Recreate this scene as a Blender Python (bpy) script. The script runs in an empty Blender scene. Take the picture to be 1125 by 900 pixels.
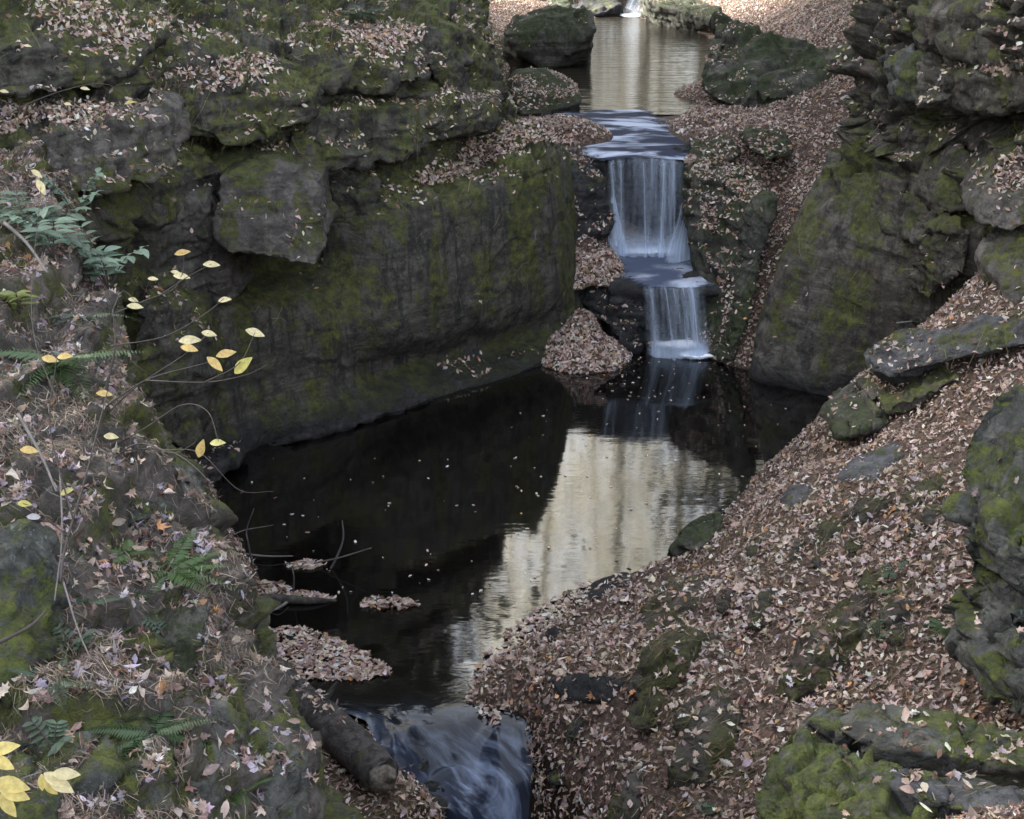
import bpy, bmesh, math, random
import numpy as np
from mathutils import Vector, Matrix, Euler
random.seed(7); rng = np.random.default_rng(11)
scn = bpy.context.scene; COL = scn.collection
R = math.radians
# ------------------------------------------------------------------ camera model
CAM = np.array([0.0, 0.0, 6.0]); PITCH = R(22.0); FOC = 1358.0
cp, sp = math.cos(PITCH), math.sin(PITCH)
def ray(u, v):
    a = (u - 562.5) / FOC; b = (450.0 - v) / FOC
    return np.array([a, cp + b * sp, -sp + b * cp])
def Wt(u, v, t): return CAM + ray(u, v) * t           # by optical depth
def Wy(u, v, y): d = ray(u, v); return CAM + d * (y / d[1])
def Wz(u, v, z): d = ray(u, v); return CAM + d * ((z - CAM[2]) / d[2])
def project(P):
    P = np.asarray(P) - CAM
    f = P[..., 1] * cp - P[..., 2] * sp; up = P[..., 1] * sp + P[..., 2] * cp
    f = np.where(f < 0.05, 0.05, f)
    return 562.5 + FOC * P[..., 0] / f, 450.0 - FOC * up / f, f
# ------------------------------------------------------------------ noise
def _h(ix, iy, iz, s):
    n = (ix.astype(np.int64) * 374761393 + iy.astype(np.int64) * 668265263 + iz.astype(np.int64) * 2147483647 * 3 + s * 974711) & 0xFFFFFFFF
    n = ((n ^ (n >> 13)) * 1274126177) & 0xFFFFFFFF
    n = ((n ^ (n >> 16)) * 2246822519) & 0xFFFFFFFF
    return ((n ^ (n >> 15)) & 0xFFFFFF) / float(0xFFFFFF)
def vnoise(P, s=0):
    P = np.asarray(P, float); I = np.floor(P).astype(np.int64); f = P - I; f = f * f * f * (f * (f * 6 - 15) + 10)
    x, y, z = I[:, 0], I[:, 1], I[:, 2]; r = 0
    for dx in (0, 1):
        for dy in (0, 1):
            for dz in (0, 1):
                w = (f[:, 0] if dx else 1 - f[:, 0]) * (f[:, 1] if dy else 1 - f[:, 1]) * (f[:, 2] if dz else 1 - f[:, 2])
                r = r + w * _h(x + dx, y + dy, z + dz, s)
    return r
def fbm(P, octv=4, s=0, gain=.5):
    P = np.asarray(P, float); r = 0; a = 1; t = 0
    for k in range(octv):
        r = r + a * vnoise(P * (2.03 ** k) + 17.3 * k, s + k); t += a; a *= gain
    return r / t - .5
def worley(P, s=0, full=False):
    P = np.asarray(P, float); I = np.floor(P).astype(np.int64); n = len(P)
    f1 = np.full(n, 9.0); f2 = np.full(n, 9.0); idv = np.zeros(n); rel = np.zeros((n, 3))
    for dx in (-1, 0, 1):
        for dy in (-1, 0, 1):
            for dz in (-1, 0, 1):
                c = I + np.array([dx, dy, dz]); x, y, z = c[:, 0], c[:, 1], c[:, 2]
                q = c + np.stack([_h(x, y, z, s + 1), _h(x, y, z, s + 2), _h(x, y, z, s + 3)], 1)
                d = np.sqrt(((P - q) ** 2).sum(1)); hv = _h(x, y, z, s + 4)
                m = d < f1
                f2 = np.where(m, f1, np.minimum(f2, d)); idv = np.where(m, hv, idv); f1 = np.where(m, d, f1); rel = np.where(m[:, None], P - q, rel)
    return (f1, f2, idv, rel) if full else (f1, f2, idv)
def smooth(a, b, x):
    t = np.clip((x - a) / (b - a), 0, 1); return t * t * (3 - 2 * t)
# ------------------------------------------------------------------ object helpers
REG = []          # (verts, tris, weight) of the surfaces leaves can lie on
def tag(o, label=None, cat=None, group=None, kind=None):
    for k, v in (('label', label), ('category', cat), ('group', group), ('kind', kind)):
        if v: o[k] = v
    return o
def empty(name, loc, rz=0):
    o = bpy.data.objects.new(name, None); COL.objects.link(o); o.location = loc; o.rotation_euler = (0, 0, rz); o.empty_display_size = .2
    return o
def mesh_obj(name, V, Fc, mat=None, parent=None, smooth_=True, recentre=True, color=None, uv=None):
    """V numpy (n,3) world coordinates, Fc numpy (m,k) or list of faces."""
    V = np.asarray(V, float)
    me = bpy.data.meshes.new(name)
    org = np.zeros(3)
    if parent is not None:
        org = np.array(parent.location)
        if parent.parent is not None: org = org + np.array(parent.parent.location)
    elif recentre:
        lo, hi = V.min(0), V.max(0); org = np.array([(lo[0] + hi[0]) / 2, (lo[1] + hi[1]) / 2, lo[2]])
    L = V - org
    if isinstance(Fc, np.ndarray):
        n, k = Fc.shape
        me.vertices.add(len(L)); me.vertices.foreach_set('co', L.astype(np.float32).ravel())
        me.loops.add(n * k); me.loops.foreach_set('vertex_index', Fc.astype(np.int32).ravel())
        me.polygons.add(n); me.polygons.foreach_set('loop_start', np.arange(0, n * k, k, dtype=np.int32))
        me.update(calc_edges=True)
    else:
        me.from_pydata([tuple(p) for p in L], [], Fc); me.update()
    if smooth_: me.polygons.foreach_set('use_smooth', np.ones(len(me.polygons), bool))
    if color is not None:
        ca = me.color_attributes.new('Col', 'FLOAT_COLOR', 'POINT')
        c4 = np.ones((len(L), 4), np.float32); c4[:, :3] = color; ca.data.foreach_set('color', c4.ravel())
    if uv is not None:
        ul = me.uv_layers.new(name='UVMap'); vi = np.zeros(len(me.loops), np.int32); me.loops.foreach_get('vertex_index', vi)
        ul.data.foreach_set('uv', np.asarray(uv, np.float32)[vi].ravel())
    if mat: me.materials.append(mat)
    o = bpy.data.objects.new(name, me); COL.objects.link(o)
    if parent is not None: o.parent = parent; o.location = (0, 0, 0)
    else: o.location = org
    return o
def grid_faces(nr, nc, flip=False):
    i = np.arange(nr * nc).reshape(nr, nc)
    q = np.stack([i[:-1, :-1], i[:-1, 1:], i[1:, 1:], i[1:, :-1]], -1).reshape(-1, 4)
    return q[:, ::-1].copy() if flip else q
def cr_matrix(n, ts):
    """Catmull-Rom weights: rows = parameters ts in 0..n-1, columns = control points."""
    M = np.zeros((len(ts), n))
    for r, t in enumerate(ts):
        i = min(int(t), n - 2); f = t - i
        w = (-.5 * f + f * f - .5 * f ** 3, 1 - 2.5 * f * f + 1.5 * f ** 3, .5 * f + 2 * f * f - 1.5 * f ** 3, -.5 * f * f + .5 * f ** 3)
        for k, ww in zip((i - 1, i, i + 1, i + 2), w):
            if k < 0: M[r, 0] += 2 * ww; M[r, 1] -= ww
            elif k >= n: M[r, n - 1] += 2 * ww; M[r, n - 2] -= ww
            else: M[r, k] += ww
    return M
def arc_params(segs, res):
    ts = []
    for i, s in enumerate(segs):
        m = max(2, int(round(s / res))); ts += [i + k / m for k in range(m)]
    return ts + [len(segs)]
def loft_grid(C, res, tension=1.0):
    C = np.asarray(C, float)
    su = np.linalg.norm(np.diff(C, axis=0), axis=2).mean(1); sv = np.linalg.norm(np.diff(C, axis=1), axis=2).mean(0)
    A = cr_matrix(C.shape[0], arc_params(su, res)); B = cr_matrix(C.shape[1], arc_params(sv, res))
    return np.einsum('ri,ijk,cj->rck', A, C, B)
def grid_normals(G):
    du = np.gradient(G, axis=0); dv = np.gradient(G, axis=1); n = np.cross(dv, du)
    return n / np.maximum(np.linalg.norm(n, axis=2, keepdims=True), 1e-9)
def vert_normals(V, T):
    n = np.zeros_like(V); a = np.cross(V[T[:, 1]] - V[T[:, 0]], V[T[:, 2]] - V[T[:, 0]])
    for k in range(3): np.add.at(n, T[:, k], a)
    return n / np.maximum(np.linalg.norm(n, axis=1, keepdims=True), 1e-9)
def quads_to_tris(Q): return np.concatenate([Q[:, [0, 1, 2]], Q[:, [0, 2, 3]]])
def facets(P, s, amp, tilt, crack):
    """broken blocks: each cell is set forward or back and tipped its own way; some joints are open cracks."""
    f1, f2, h, rel = worley(P, s, True); fr = lambda k: (h * k) % 1 - .5
    t = rel[:, 0] * fr(17.13) + rel[:, 1] * fr(91.7) + rel[:, 2] * fr(251.3); g = f2 - f1
    return (amp * (h - .5) + tilt * amp * 2 * t) * smooth(0, .05, g) - crack * np.exp(-(g / .045) ** 2) * (((h * 37.7) % 1) < .55)
def rock_disp(P, big=.12, strata=.06, block=.1, fine=.03, bs=.7, seed=0, crack=.05, flute=0, fs=3.2, hollow=0, lam=.012):
    w = np.stack([fbm(P * .9 + 3.1, 4, seed + 50), fbm(P * .9 + 9.7, 4, seed + 60), fbm(P * .9 + 5.5, 4, seed + 70)], 1)
    d = big * 2 * fbm(P * .7, 3, seed)
    if strata:
        s = P[:, 2] * fs + 1.6 * w[:, 0]
        q = np.stack([s, .25 * P[:, 0] + 2 * w[:, 1], .25 * P[:, 1]], 1)
        v = vnoise(q, seed + 5); d = d + strata * 2 * (smooth(.35, .6, v) - .5) + strata * .9 * (vnoise(q * [2.7, 2, 2], seed + 6) - .5)
    if lam:
        q = np.stack([P[:, 2] * 13 + 2.2 * w[:, 1], .6 * P[:, 0] + 2 * w[:, 1], .6 * P[:, 1]], 1); d = d + lam * 2 * (smooth(.3, .7, vnoise(q, seed + 7)) - .5)
    if block:
        d = d + facets((P + .6 * w) * np.array([1 / bs, 1 / bs, 1.7 / bs]), seed + 8, block, .8, crack)
        d = d + facets((P + .4 * w) * np.array([2.3 / bs, 2.3 / bs, 4 / bs]), seed + 18, block * .38, .9, crack * .4)
    if flute:
        q = P * np.array([2.6, 2.6, .45]) + 1.2 * w
        d = d - flute * np.abs(2 * vnoise(q, seed + 31) - 1) ** .7 + flute * .5
    if hollow:
        q = P * np.array([1.7, 1.7, 1.9]) + 1.5 * w; d = d - hollow * smooth(.54, .70, vnoise(q, seed + 41)) - .5 * hollow * smooth(.55, .72, vnoise(q * 2.1, seed + 42))
    d = d + fine * 2 * fbm(P * 4.5, 4, seed + 11, .62) - fine * .9 * np.maximum(0, 1 - 7 * np.abs(vnoise(P * [3.1, 3.1, 2.2] + 1.6 * w, seed + 13) - .5)) - fine * .5 * np.maximum(0, 1 - 6 * np.abs(vnoise(P * [9, 9, 11] + 2.6 * w, seed + 14) - .5))
    return d
# ------------------------------------------------------------------ materials
class NT:
    def __init__(s, name):
        s.m = bpy.data.materials.new(name); s.m.use_nodes = True; s.t = s.m.node_tree; s.t.nodes.clear()
        s.out = s.t.nodes.new('ShaderNodeOutputMaterial')
    def n(s, typ, **kw):
        nd = s.t.nodes.new(typ)
        for k, v in kw.items(): setattr(nd, k, v)
        return nd
    def link(s, a, b): s.t.links.new(a, b)
    def val(s, sock, v):
        if isinstance(v, bpy.types.NodeSocket): s.link(v, sock)
        else: sock.default_value = v
    def pos(s): return s.n('ShaderNodeNewGeometry').outputs['Position']
    def normal_z(s):
        sep = s.n('ShaderNodeSeparateXYZ'); s.link(s.n('ShaderNodeNewGeometry').outputs['Normal'], sep.inputs[0]); return sep.outputs[2]
    def z(s):
        sep = s.n('ShaderNodeSeparateXYZ'); s.link(s.pos(), sep.inputs[0]); return sep.outputs[2]
    def mapping(s, vec, scale=(1, 1, 1), rot=(0, 0, 0)):
        m = s.n('ShaderNodeMapping'); s.link(vec, m.inputs[0]); m.inputs['Scale'].default_value = scale; m.inputs['Rotation'].default_value = rot; return m.outputs[0]
    def noise(s, vec, scale, detail=4, rough=.55, dist=0, out='Fac'):
        n = s.n('ShaderNodeTexNoise'); s.link(vec, n.inputs['Vector'])
        n.inputs['Scale'].default_value = scale; n.inputs['Detail'].default_value = detail; n.inputs['Roughness'].default_value = rough; n.inputs['Distortion'].default_value = dist
        return n.outputs[out]
    def voro(s, vec, scale, feature='F1', out='Distance'):
        n = s.n('ShaderNodeTexVoronoi', feature=feature); s.link(vec, n.inputs['Vector']); n.inputs['Scale'].default_value = scale; return n.outputs[out]
    def ramp(s, x, a, b, lo=0., hi=1.):
        m = s.n('ShaderNodeMapRange', interpolation_type='SMOOTHSTEP'); s.val(m.inputs[0], x)
        for i, v in enumerate((a, b, lo, hi)): m.inputs[i + 1].default_value = v
        return m.outputs[0]
    def math(s, op, a, b=0.):
        m = s.n('ShaderNodeMath', operation=op); s.val(m.inputs[0], a); s.val(m.inputs[1], b); return m.outputs[0]
    def mix(s, f, a, b):
        m = s.n('ShaderNodeMix', data_type='RGBA'); s.val(m.inputs[0], f)
        for i, c in ((6, a), (7, b)):
            if isinstance(c, bpy.types.NodeSocket): s.link(c, m.inputs[i])
            else: m.inputs[i].default_value = (*c, 1)
        return m.outputs[2]
    def bump(s, h, strength=.5, dist=.02, prev=None):
        b = s.n('ShaderNodeBump'); s.link(h, b.inputs['Height']); b.inputs['Strength'].default_value = strength; b.inputs['Distance'].default_value = dist
        if prev is not None: s.link(prev, b.inputs['Normal'])
        return b.outputs[0]
    def bsdf(s, col, rough=.8, normal=None, spec=.3, **kw):
        b = s.n('ShaderNodeBsdfPrincipled')
        s.val(b.inputs['Base Color'], col if isinstance(col, bpy.types.NodeSocket) else (*col, 1)); s.val(b.inputs['Roughness'], rough); s.val(b.inputs['Specular IOR Level'], spec)
        if normal is not None: s.link(normal, b.inputs['Normal'])
        for k, v in kw.items(): s.val(b.inputs[k.replace('_', ' ')], v)
        return b.outputs[0]
    def done(s, sh): s.link(sh, s.out.inputs['Surface']); return s.m
def rock_mat(name, dark=(.035, .033, .031), light=(.13, .12, .115), moss=.5, lichen=.4, moss_a=(.035, .045, .012), moss_b=(.10, .11, .018), wet=.45, streak=.6, red=.3, up=.35):
    t = NT(name); P = t.pos()
    mid = t.noise(P, 4.5, 9, .70, .3); fin = t.noise(P, 24, 7, .72); grit = t.noise(P, 110, 3, .7)
    lay = t.noise(t.mapping(P, (.35, .35, 5.5)), 1.6, 8, .66, .5)
    c = t.mix(t.ramp(mid, .36, .64), dark, light)
    c = t.mix(t.math('MULTIPLY', t.ramp(lay, .47, .58), .6), c, dark)
    c = t.mix(t.math('MULTIPLY', t.ramp(t.noise(P, 2.1, 7, .66), .53, .68), red), c, (.10, .062, .048))
    st = t.noise(t.mapping(P, (6, 6, .55)), 1.2, 7, .68, .4)
    c = t.mix(t.math('MULTIPLY', t.ramp(st, .5, .60), streak), c, (.018, .018, .017))
    c = t.mix(t.ramp(fin, .5, .72, 0, .55), c, light)
    c = t.mix(t.ramp(fin, .48, .32, 0, .55), c, tuple(x * .5 for x in dark))
    c = t.mix(t.ramp(grit, .60, .72, 0, .4), c, tuple(min(1, x * 1.5) for x in light))
    # lichen: pale crust in spots
    lm = t.math('MULTIPLY', t.ramp(t.noise(P, 17, 5, .75, .6), .56, .64), t.ramp(t.noise(P, 1.7, 3, .6), .5, .66))
    c = t.mix(t.math('MULTIPLY', lm, lichen), c, (.22, .27, .25))
    # moss where water seeps and on tops
    ms = t.math('ADD', t.noise(t.mapping(P, (1.5, 1.5, .55)), 1.25, 8, .66, .6), t.math('MULTIPLY', t.normal_z(), up * .35))
    mf = t.math('MULTIPLY', t.ramp(ms, .69 - .3 * moss, .77 - .3 * moss), t.ramp(t.noise(P, 13, 7, .74), .36, .52))
    mc = t.mix(t.ramp(t.noise(P, 8, 8, .75), .38, .62), moss_a, moss_b)
    c = t.mix(t.math('MULTIPLY', mf, .9), c, mc)
    # wet band just above the water line
    zz = t.math('ADD', t.z(), t.math('MULTIPLY', t.noise(P, 2.5, 3), -.5))
    wf = t.ramp(zz, -.25, -.25 + wet, 1, 0) if wet else 0.
    rough = .85
    if wet:
        c = t.mix(t.math('MULTIPLY', wf, .75), c, (.016, .017, .02)); rough = t.ramp(zz, -.25, -.25 + wet, .32, .85)
    b1 = t.bump(lay, .45, .06); b2 = t.bump(mid, .8, .08, b1); b3 = t.bump(fin, .8, .03, b2)
    wv = t.n('ShaderNodeVectorMath', operation='ADD'); t.link(P, wv.inputs[0]); nw = t.n('ShaderNodeVectorMath', operation='SCALE'); t.link(t.noise(P, 3, 5, .6, 0, 'Color'), nw.inputs[0]); nw.inputs['Scale'].default_value = .35; t.link(nw.outputs[0], wv.inputs[1])
    ck = t.ramp(t.voro(t.mapping(wv.outputs[0], (1, 1, 1.9)), 1.35, 'DISTANCE_TO_EDGE'), 0, .022)
    b3 = t.bump(ck, .45, .05, b3)
    b4 = t.bump(t.math('MULTIPLY', mf, t.noise(P, 60, 3, .7)), .8, .02, b3)
    return t.done(t.bsdf(c, rough, b4, .35))
def ground_mat(name, a=(.035, .025, .019), b=(.10, .07, .054)):
    t = NT(name); P = t.pos()
    c = t.mix(t.ramp(t.noise(P, 11, 5, .7), .35, .65), a, b)
    c = t.mix(t.math('MULTIPLY', t.ramp(t.noise(P, 33, 3, .6), .5, .7), .7), c, (.26, .19, .15))
    c = t.mix(t.ramp(t.noise(P, 2.2, 5, .6), .62, .74, 0, .6), c, (.05, .06, .022))
    zz = t.z(); wf = t.ramp(zz, -.03, .05, 1, 0); c = t.mix(wf, c, (.02, .013, .008))
    return t.done(t.bsdf(c, .9, t.bump(t.noise(P, 24, 5, .7), .9, .04), .2))
def leaf_mat(name, rough=.65, trans=.25, gloss=.3):
    t = NT(name); a = t.n('ShaderNodeVertexColor', layer_name='Col').outputs[0]; P = t.pos()
    c = t.mix(t.ramp(t.noise(P, 70, 3, .6), .3, .75, 0, .35), a, (.06, .035, .025))
    s1 = t.bsdf(c, rough, None, gloss); tr = t.n('ShaderNodeBsdfTranslucent'); t.link(c, tr.inputs[0])
    mx = t.n('ShaderNodeMixShader'); mx.inputs[0].default_value = trans; t.link(s1, mx.inputs[1]); t.link(tr.outputs[0], mx.inputs[2])
    return t.done(mx.outputs[0])
def water_mat(name, base=(.010, .007, .004), ior=1.5, bumps=(), rough=.02, blend_white=None):
    t = NT(name); P = t.pos(); nrm = None
    for scale, sx, sy, st, di in bumps:
        nrm = t.bump(t.noise(t.mapping(P, (sx, sy, 1)), scale, 3, .5, .4), st, di, nrm)
    d = t.n('ShaderNodeBsdfDiffuse'); d.inputs[0].default_value = (*base, 1)
    g = t.n('ShaderNodeBsdfGlossy'); g.inputs['Roughness'].default_value = rough
    fr = t.n('ShaderNodeFresnel'); fr.inputs['IOR'].default_value = ior
    if nrm is not None:
        for k in (g, fr): t.link(nrm, k.inputs['Normal'])
    mx = t.n('ShaderNodeMixShader'); t.link(fr.outputs[0], mx.inputs[0]); t.link(d.outputs[0], mx.inputs[1]); t.link(g.outputs[0], mx.inputs[2])
    return t.done(mx.outputs[0])
def silk_mat(name, sx=26, sy=.8, lo=.42, hi=.7, base_alpha=.12, top=1.0, col=(.68, .79, .96), edge=.10, fadeend=(0., 0.), seed=0.):
    """white long falling water: strands along V; see-through between them."""
    t = NT(name); uv = t.n('ShaderNodeTexCoord').outputs['UV']
    m = t.mapping(uv, (sx, sy, 1)); m.node.inputs['Location'].default_value = (seed, seed * .37, 0)
    a = t.noise(m, 1, 4, .6, .15); a2 = t.noise(t.mapping(uv, (sx * .22, sy * .7, 1)), 1, 2, .5)
    s = t.ramp(t.math('ADD', t.math('MULTIPLY', a, .6), t.math('MULTIPLY', a2, .45)), lo, hi, base_alpha, top)
    sep = t.n('ShaderNodeSeparateXYZ'); t.link(uv, sep.inputs[0])
    x, y = sep.outputs[0], sep.outputs[1]
    s = t.math('MULTIPLY', s, t.math('MULTIPLY', t.ramp(x, 0, edge), t.ramp(x, 1 - edge, 1, 1, 0)))
    s = t.math('MAXIMUM', s, t.math('MULTIPLY', t.ramp(y, .62, 1, 0, .55), t.ramp(x, 0, .2)))
    s = t.math('MULTIPLY', s, t.ramp(x, 1 - edge, 1, 1, 0))
    if fadeend[0]: s = t.math('MULTIPLY', s, t.ramp(y, 0, fadeend[0]))
    if fadeend[1]: s = t.math('MULTIPLY', s, t.ramp(y, 1 - fadeend[1], 1, 1, 0))
    tr = t.n('ShaderNodeBsdfTransparent'); d = t.n('ShaderNodeBsdfDiffuse'); d.inputs[0].default_value = (*col, 1)
    tl = t.n('ShaderNodeBsdfTranslucent'); tl.inputs[0].default_value = (*col, 1)
    a1 = t.n('ShaderNodeMixShader'); a1.inputs[0].default_value = .4; t.link(d.outputs[0], a1.inputs[1]); t.link(tl.outputs[0], a1.inputs[2])
    mx = t.n('ShaderNodeMixShader'); t.link(s, mx.inputs[0]); t.link(tr.outputs[0], mx.inputs[1]); t.link(a1.outputs[0], mx.inputs[2])
    return t.done(mx.outputs[0])
def plain_mat(name, col, rough=.7, var=.5, trans=0, spec=.3, scale=9):
    t = NT(name); P = t.pos()
    c = t.mix(t.ramp(t.noise(P, scale, 4, .65), .3, .7), tuple(x * (1 - var * .6) for x in col), tuple(min(1, x * (1 + var * .5)) for x in col))
    s = t.bsdf(c, rough, None, spec)
    if trans:
        tr = t.n('ShaderNodeBsdfTranslucent'); t.link(c, tr.inputs[0]); mx = t.n('ShaderNodeMixShader'); mx.inputs[0].default_value = trans
        t.link(s, mx.inputs[1]); t.link(tr.outputs[0], mx.inputs[2]); s = mx.outputs[0]
    return t.done(s)
def bark_mat(name, col=(.09, .08, .07), s=1.):
    t = NT(name); P = t.pos(); n = t.noise(P, 14 * s, 6, .7, .5)
    c = t.mix(t.ramp(n, .35, .65), tuple(x * .4 for x in col), tuple(x * 1.5 for x in col))
    c = t.mix(t.ramp(t.noise(P, 6, 4, .7), .58, .68, 0, .7), c, (.06, .07, .02))
    return t.done(t.bsdf(c, .85, t.bump(n, .9, .03), .3))
# ------------------------------------------------------------------ ground (one sheet)
def Pt(s):
    u, v, k, a = s
    return {'z': Wz, 'y': Wy, 't': Wt}[k](u, v, a)
GC = [Pt(s) for s in [
    # right-hand water line of the pool
    (938, 446, 'z', 0), (880, 490, 'z', 0), (800, 560, 'z', 0), (740, 612, 'z', 0), (670, 636, 'z', .0), (600, 690, 'z', .02), (540, 735, 'z', .02), (535, 775, 'z', .03),
    # pool bed
    (700, 450, 'z', -.7), (500, 500, 'z', -.8), (800, 470, 'z', -.7), (400, 560, 'z', -.8), (600, 600, 'z', -.55), (450, 650, 'z', -.5), (300, 620, 'z', -.5), (460, 730, 'z', -.25), (400, 720, 'z', -.12),
    (300, 510, 'z', -.8), (430, 475, 'z', -.8), (560, 430, 'z', -.8), (650, 410, 'z', -.6), (720, 410, 'z', -.8), (320, 690, 'z', -.2), (560, 650, 'z', -.4), (640, 600, 'z', -.3),
    # outflow
    (430, 785, 'z', -.14), (490, 785, 'z', -.16), (430, 820, 'z', -.1), (490, 832, 'z', -.3), (530, 860, 'z', -.48), (555, 900, 'z', -.8), (550, 990, 'z', -1.3), (545, 1150, 'z', -1.9),
    (360, 800, 'z', .06), (420, 860, 'z', .03), (480, 900, 'z', -.12), (430, 900, 'z', .02), (460, 870, 'z', -.03), (330, 800, 'z', .1), (600, 850, 'z', -.08), (615, 900, 'z', -.2), (590, 815, 'z', .01), (420, 1000, 'z', .1),
    # right slope
    (1125, 345, 'y', 11.6), (1060, 360, 'y', 11.95), (1000, 367, 'y', 12.45), (1060, 345, 'y', 12.35), (1060, 335, 't', 13.3), (1125, 260, 't', 13.2), (1040, 410, 't', 12.4), (1125, 600, 't', 9), (1000, 600, 't', 9.7), (850, 600, 't', 11), (950, 700, 't', 8.8), (800, 750, 't', 8.9), (700, 800, 't', 9),
    (1000, 500, 't', 11.3), (1125, 480, 't', 10.7), (1125, 750, 't', 7.6), (900, 850, 't', 7.8), (1000, 850, 't', 7.05), (1110, 880, 't', 6.6), (960, 450, 't', 12.9), (900, 520, 't', 11.9), (720, 700, 't', 9.8), (640, 800, 't', 9.3), (760, 880, 't', 7.9), (680, 880, 't', 8.4),
    # beside the falls
    (655, 290, 'y', 18.4), (630, 300, 'y', 18.3), (640, 372, 'y', 17.2), (600, 392, 'z', .02), (625, 350, 'y', 17.5), (655, 210, 'y', 19.6), (625, 210, 'y', 19.7),
    (870, 200, 'y', 18.9), (830, 300, 'y', 17.3), (805, 388, 'y', 16.6), (845, 260, 'y', 17.9), (905, 140, 'y', 20.2),
    # upper stream
    (690, 124, 'z', 2.5), (740, 104, 'z', 2.5), (775, 66, 'z', 2.5), (788, 45, 'z', 2.5), (545, 126, 'z', 2.5), (600, 134, 'z', 2.55), (540, 60, 'z', 2.5), (545, 40, 'z', 2.55), (632, 14, 'z', 2.56), (712, 18, 'z', 2.56), (765, 36, 'z', 2.5),
    (850, 150, 'y', 20), (760, 130, 'y', 21.6), (940, 90, 'y', 21.4), (960, 60, 'y', 23), (850, 60, 'y', 25.5), (850, 20, 'y', 33), (900, 0, 'y', 38), (800, 10, 'y', 42), (560, 15, 'y', 44), (600, 5, 'y', 45),
]] + [np.array(p, float) for p in [
    (1.05, 20.4, 2.62), (1.15, 21.6, 2.62), (1.0, 22.6, 2.56), (3.25, 20.3, 2.62), (3.3, 21.4, 2.56), (2.2, 17.0, -.7), (2.3, 18.3, .2), (2.2, 20.2, 2.0), (2.2, 21.5, 2.3), (2.3, 22.6, 2.3), (2.5, 24.5, 2.1), (3, 28, 1.8), (3.5, 34, 1.8), (3.7, 40, 2.0), (1.2, 30, 2.0), (3.8, 44, 2.25), (1, 26, 2.1),
    (-6.5, 13.5, 2.5), (-3, 16.5, -.3), (-1, 18, -.2), (-3, 22, 3.5), (-7, 18, 4.5), (-6, 28, 5), (-1.5, 30, 3.2), (-6, 40, 5.5),
    (9, 9, 5.2), (7, 5, 4.6), (4.5, 2.5, 4.3), (1.5, 1, 4.0), (-2, 1, 4.0), (-3.6, 5.8, 3.85), (-4.6, 7, 4.7), (-3.2, 3.6, 3.5), (-4.2, 9, 4.5), (-5.4, 10.8, 4.6), (-7, 8, 5.4), (-7, 3, 4.8), (-3.4, 7.6, 2.6), (-2.6, 8.6, -.1), (-1.9, 6.8, 0.05), (-.6, 4.5, .6), (1.6, 4, 2.4), (3.2, 3.6, 3.2),
    (9, 14, 5.5), (8, 17, 5), (8, 20, 5), (9, 27, 5.5), (10, 38, 6), (8, 48, 4.6), (3.4, 50, 2.3), (3.9, 47, 2.3), (-1, 49, 3.4), (-3, 50, 4.4), (6.2, 49, 3.4), (10.5, 20, 6.5)]]
GC = np.array(GC)
def tps_fit(C):
    X = C[:, :2]; n = len(X); d = np.linalg.norm(X[:, None] - X[None], axis=2); K = np.where(d > 0, d * d * np.log(d + 1e-9), 0) + np.eye(n) * .02
    Pm = np.hstack([np.ones((n, 1)), X]); A = np.zeros((n + 3, n + 3)); A[:n, :n] = K; A[:n, n:] = Pm; A[n:, :n] = Pm.T
    w = np.linalg.solve(A, np.concatenate([C[:, 2], np.zeros(3)]))
    def f(Q):
        out = np.empty(len(Q))
        for i in range(0, len(Q), 20000):
            q = Q[i:i + 20000]; dd = np.linalg.norm(q[:, None] - X[None], axis=2); out[i:i + 20000] = np.where(dd > 0, dd * dd * np.log(dd + 1e-9), 0) @ w[:n] + w[n] + q @ w[n + 1:]
        return out
    return f
tps = tps_fit(GC)
X0, X1, Y0, Y1 = -7.0, 11.0, 1.0, 50.0
far = np.array([2, 5, 9, 15, 25, 40, 70, 120, 220, 420.])
gx = np.concatenate([X0 - far[::-1], np.arange(X0, X1 + .01, .07), X1 + far])
gy = np.concatenate([Y0 - far[::-1], np.arange(Y0, 26, .07), np.arange(26, Y1 + .01, .14), Y1 + far])
GX, GY = np.meshgrid(gx, gy); Qc = np.stack([np.clip(GX, X0, X1).ravel(), np.clip(GY, Y0, Y1).ravel()], 1)
gz = np.clip(tps(Qc), -1.6, 8.0)
P3 = np.stack([GX.ravel(), GY.ravel(), gz], 1)
rough_ = smooth(-.1, .35, gz) * smooth(2.0, 2.6, gz) * .6 + smooth(-.1, .35, gz) * (1 - smooth(2.0, 2.5, gz)) + smooth(2.5, 3, gz) * .4
gz = gz + rough_ * (.20 * fbm(P3 * 1.1, 3, 3) + .10 * fbm(P3 * 3.7, 3, 9))
f1, f2, h = worley(P3 * [1.3, 1.3, .01] + .4 * fbm(P3 * 1.5, 2, 5)[:, None], 77)
gz = gz + .16 * rough_ * (h - .5) * smooth(0, .15, f2 - f1) * (P3[:, 1] < 16)
dout = np.maximum(np.maximum(X0 - GX, GX - X1), np.maximum(Y0 - GY, GY - Y1)).ravel(); dout = np.maximum(dout, 0)
gz = gz + (np.where(GY.ravel() > 49, 4.2, 7.0) + .012 * dout - gz) * smooth(0, 14, dout)
GZ = gz.reshape(GX.shape)
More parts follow.
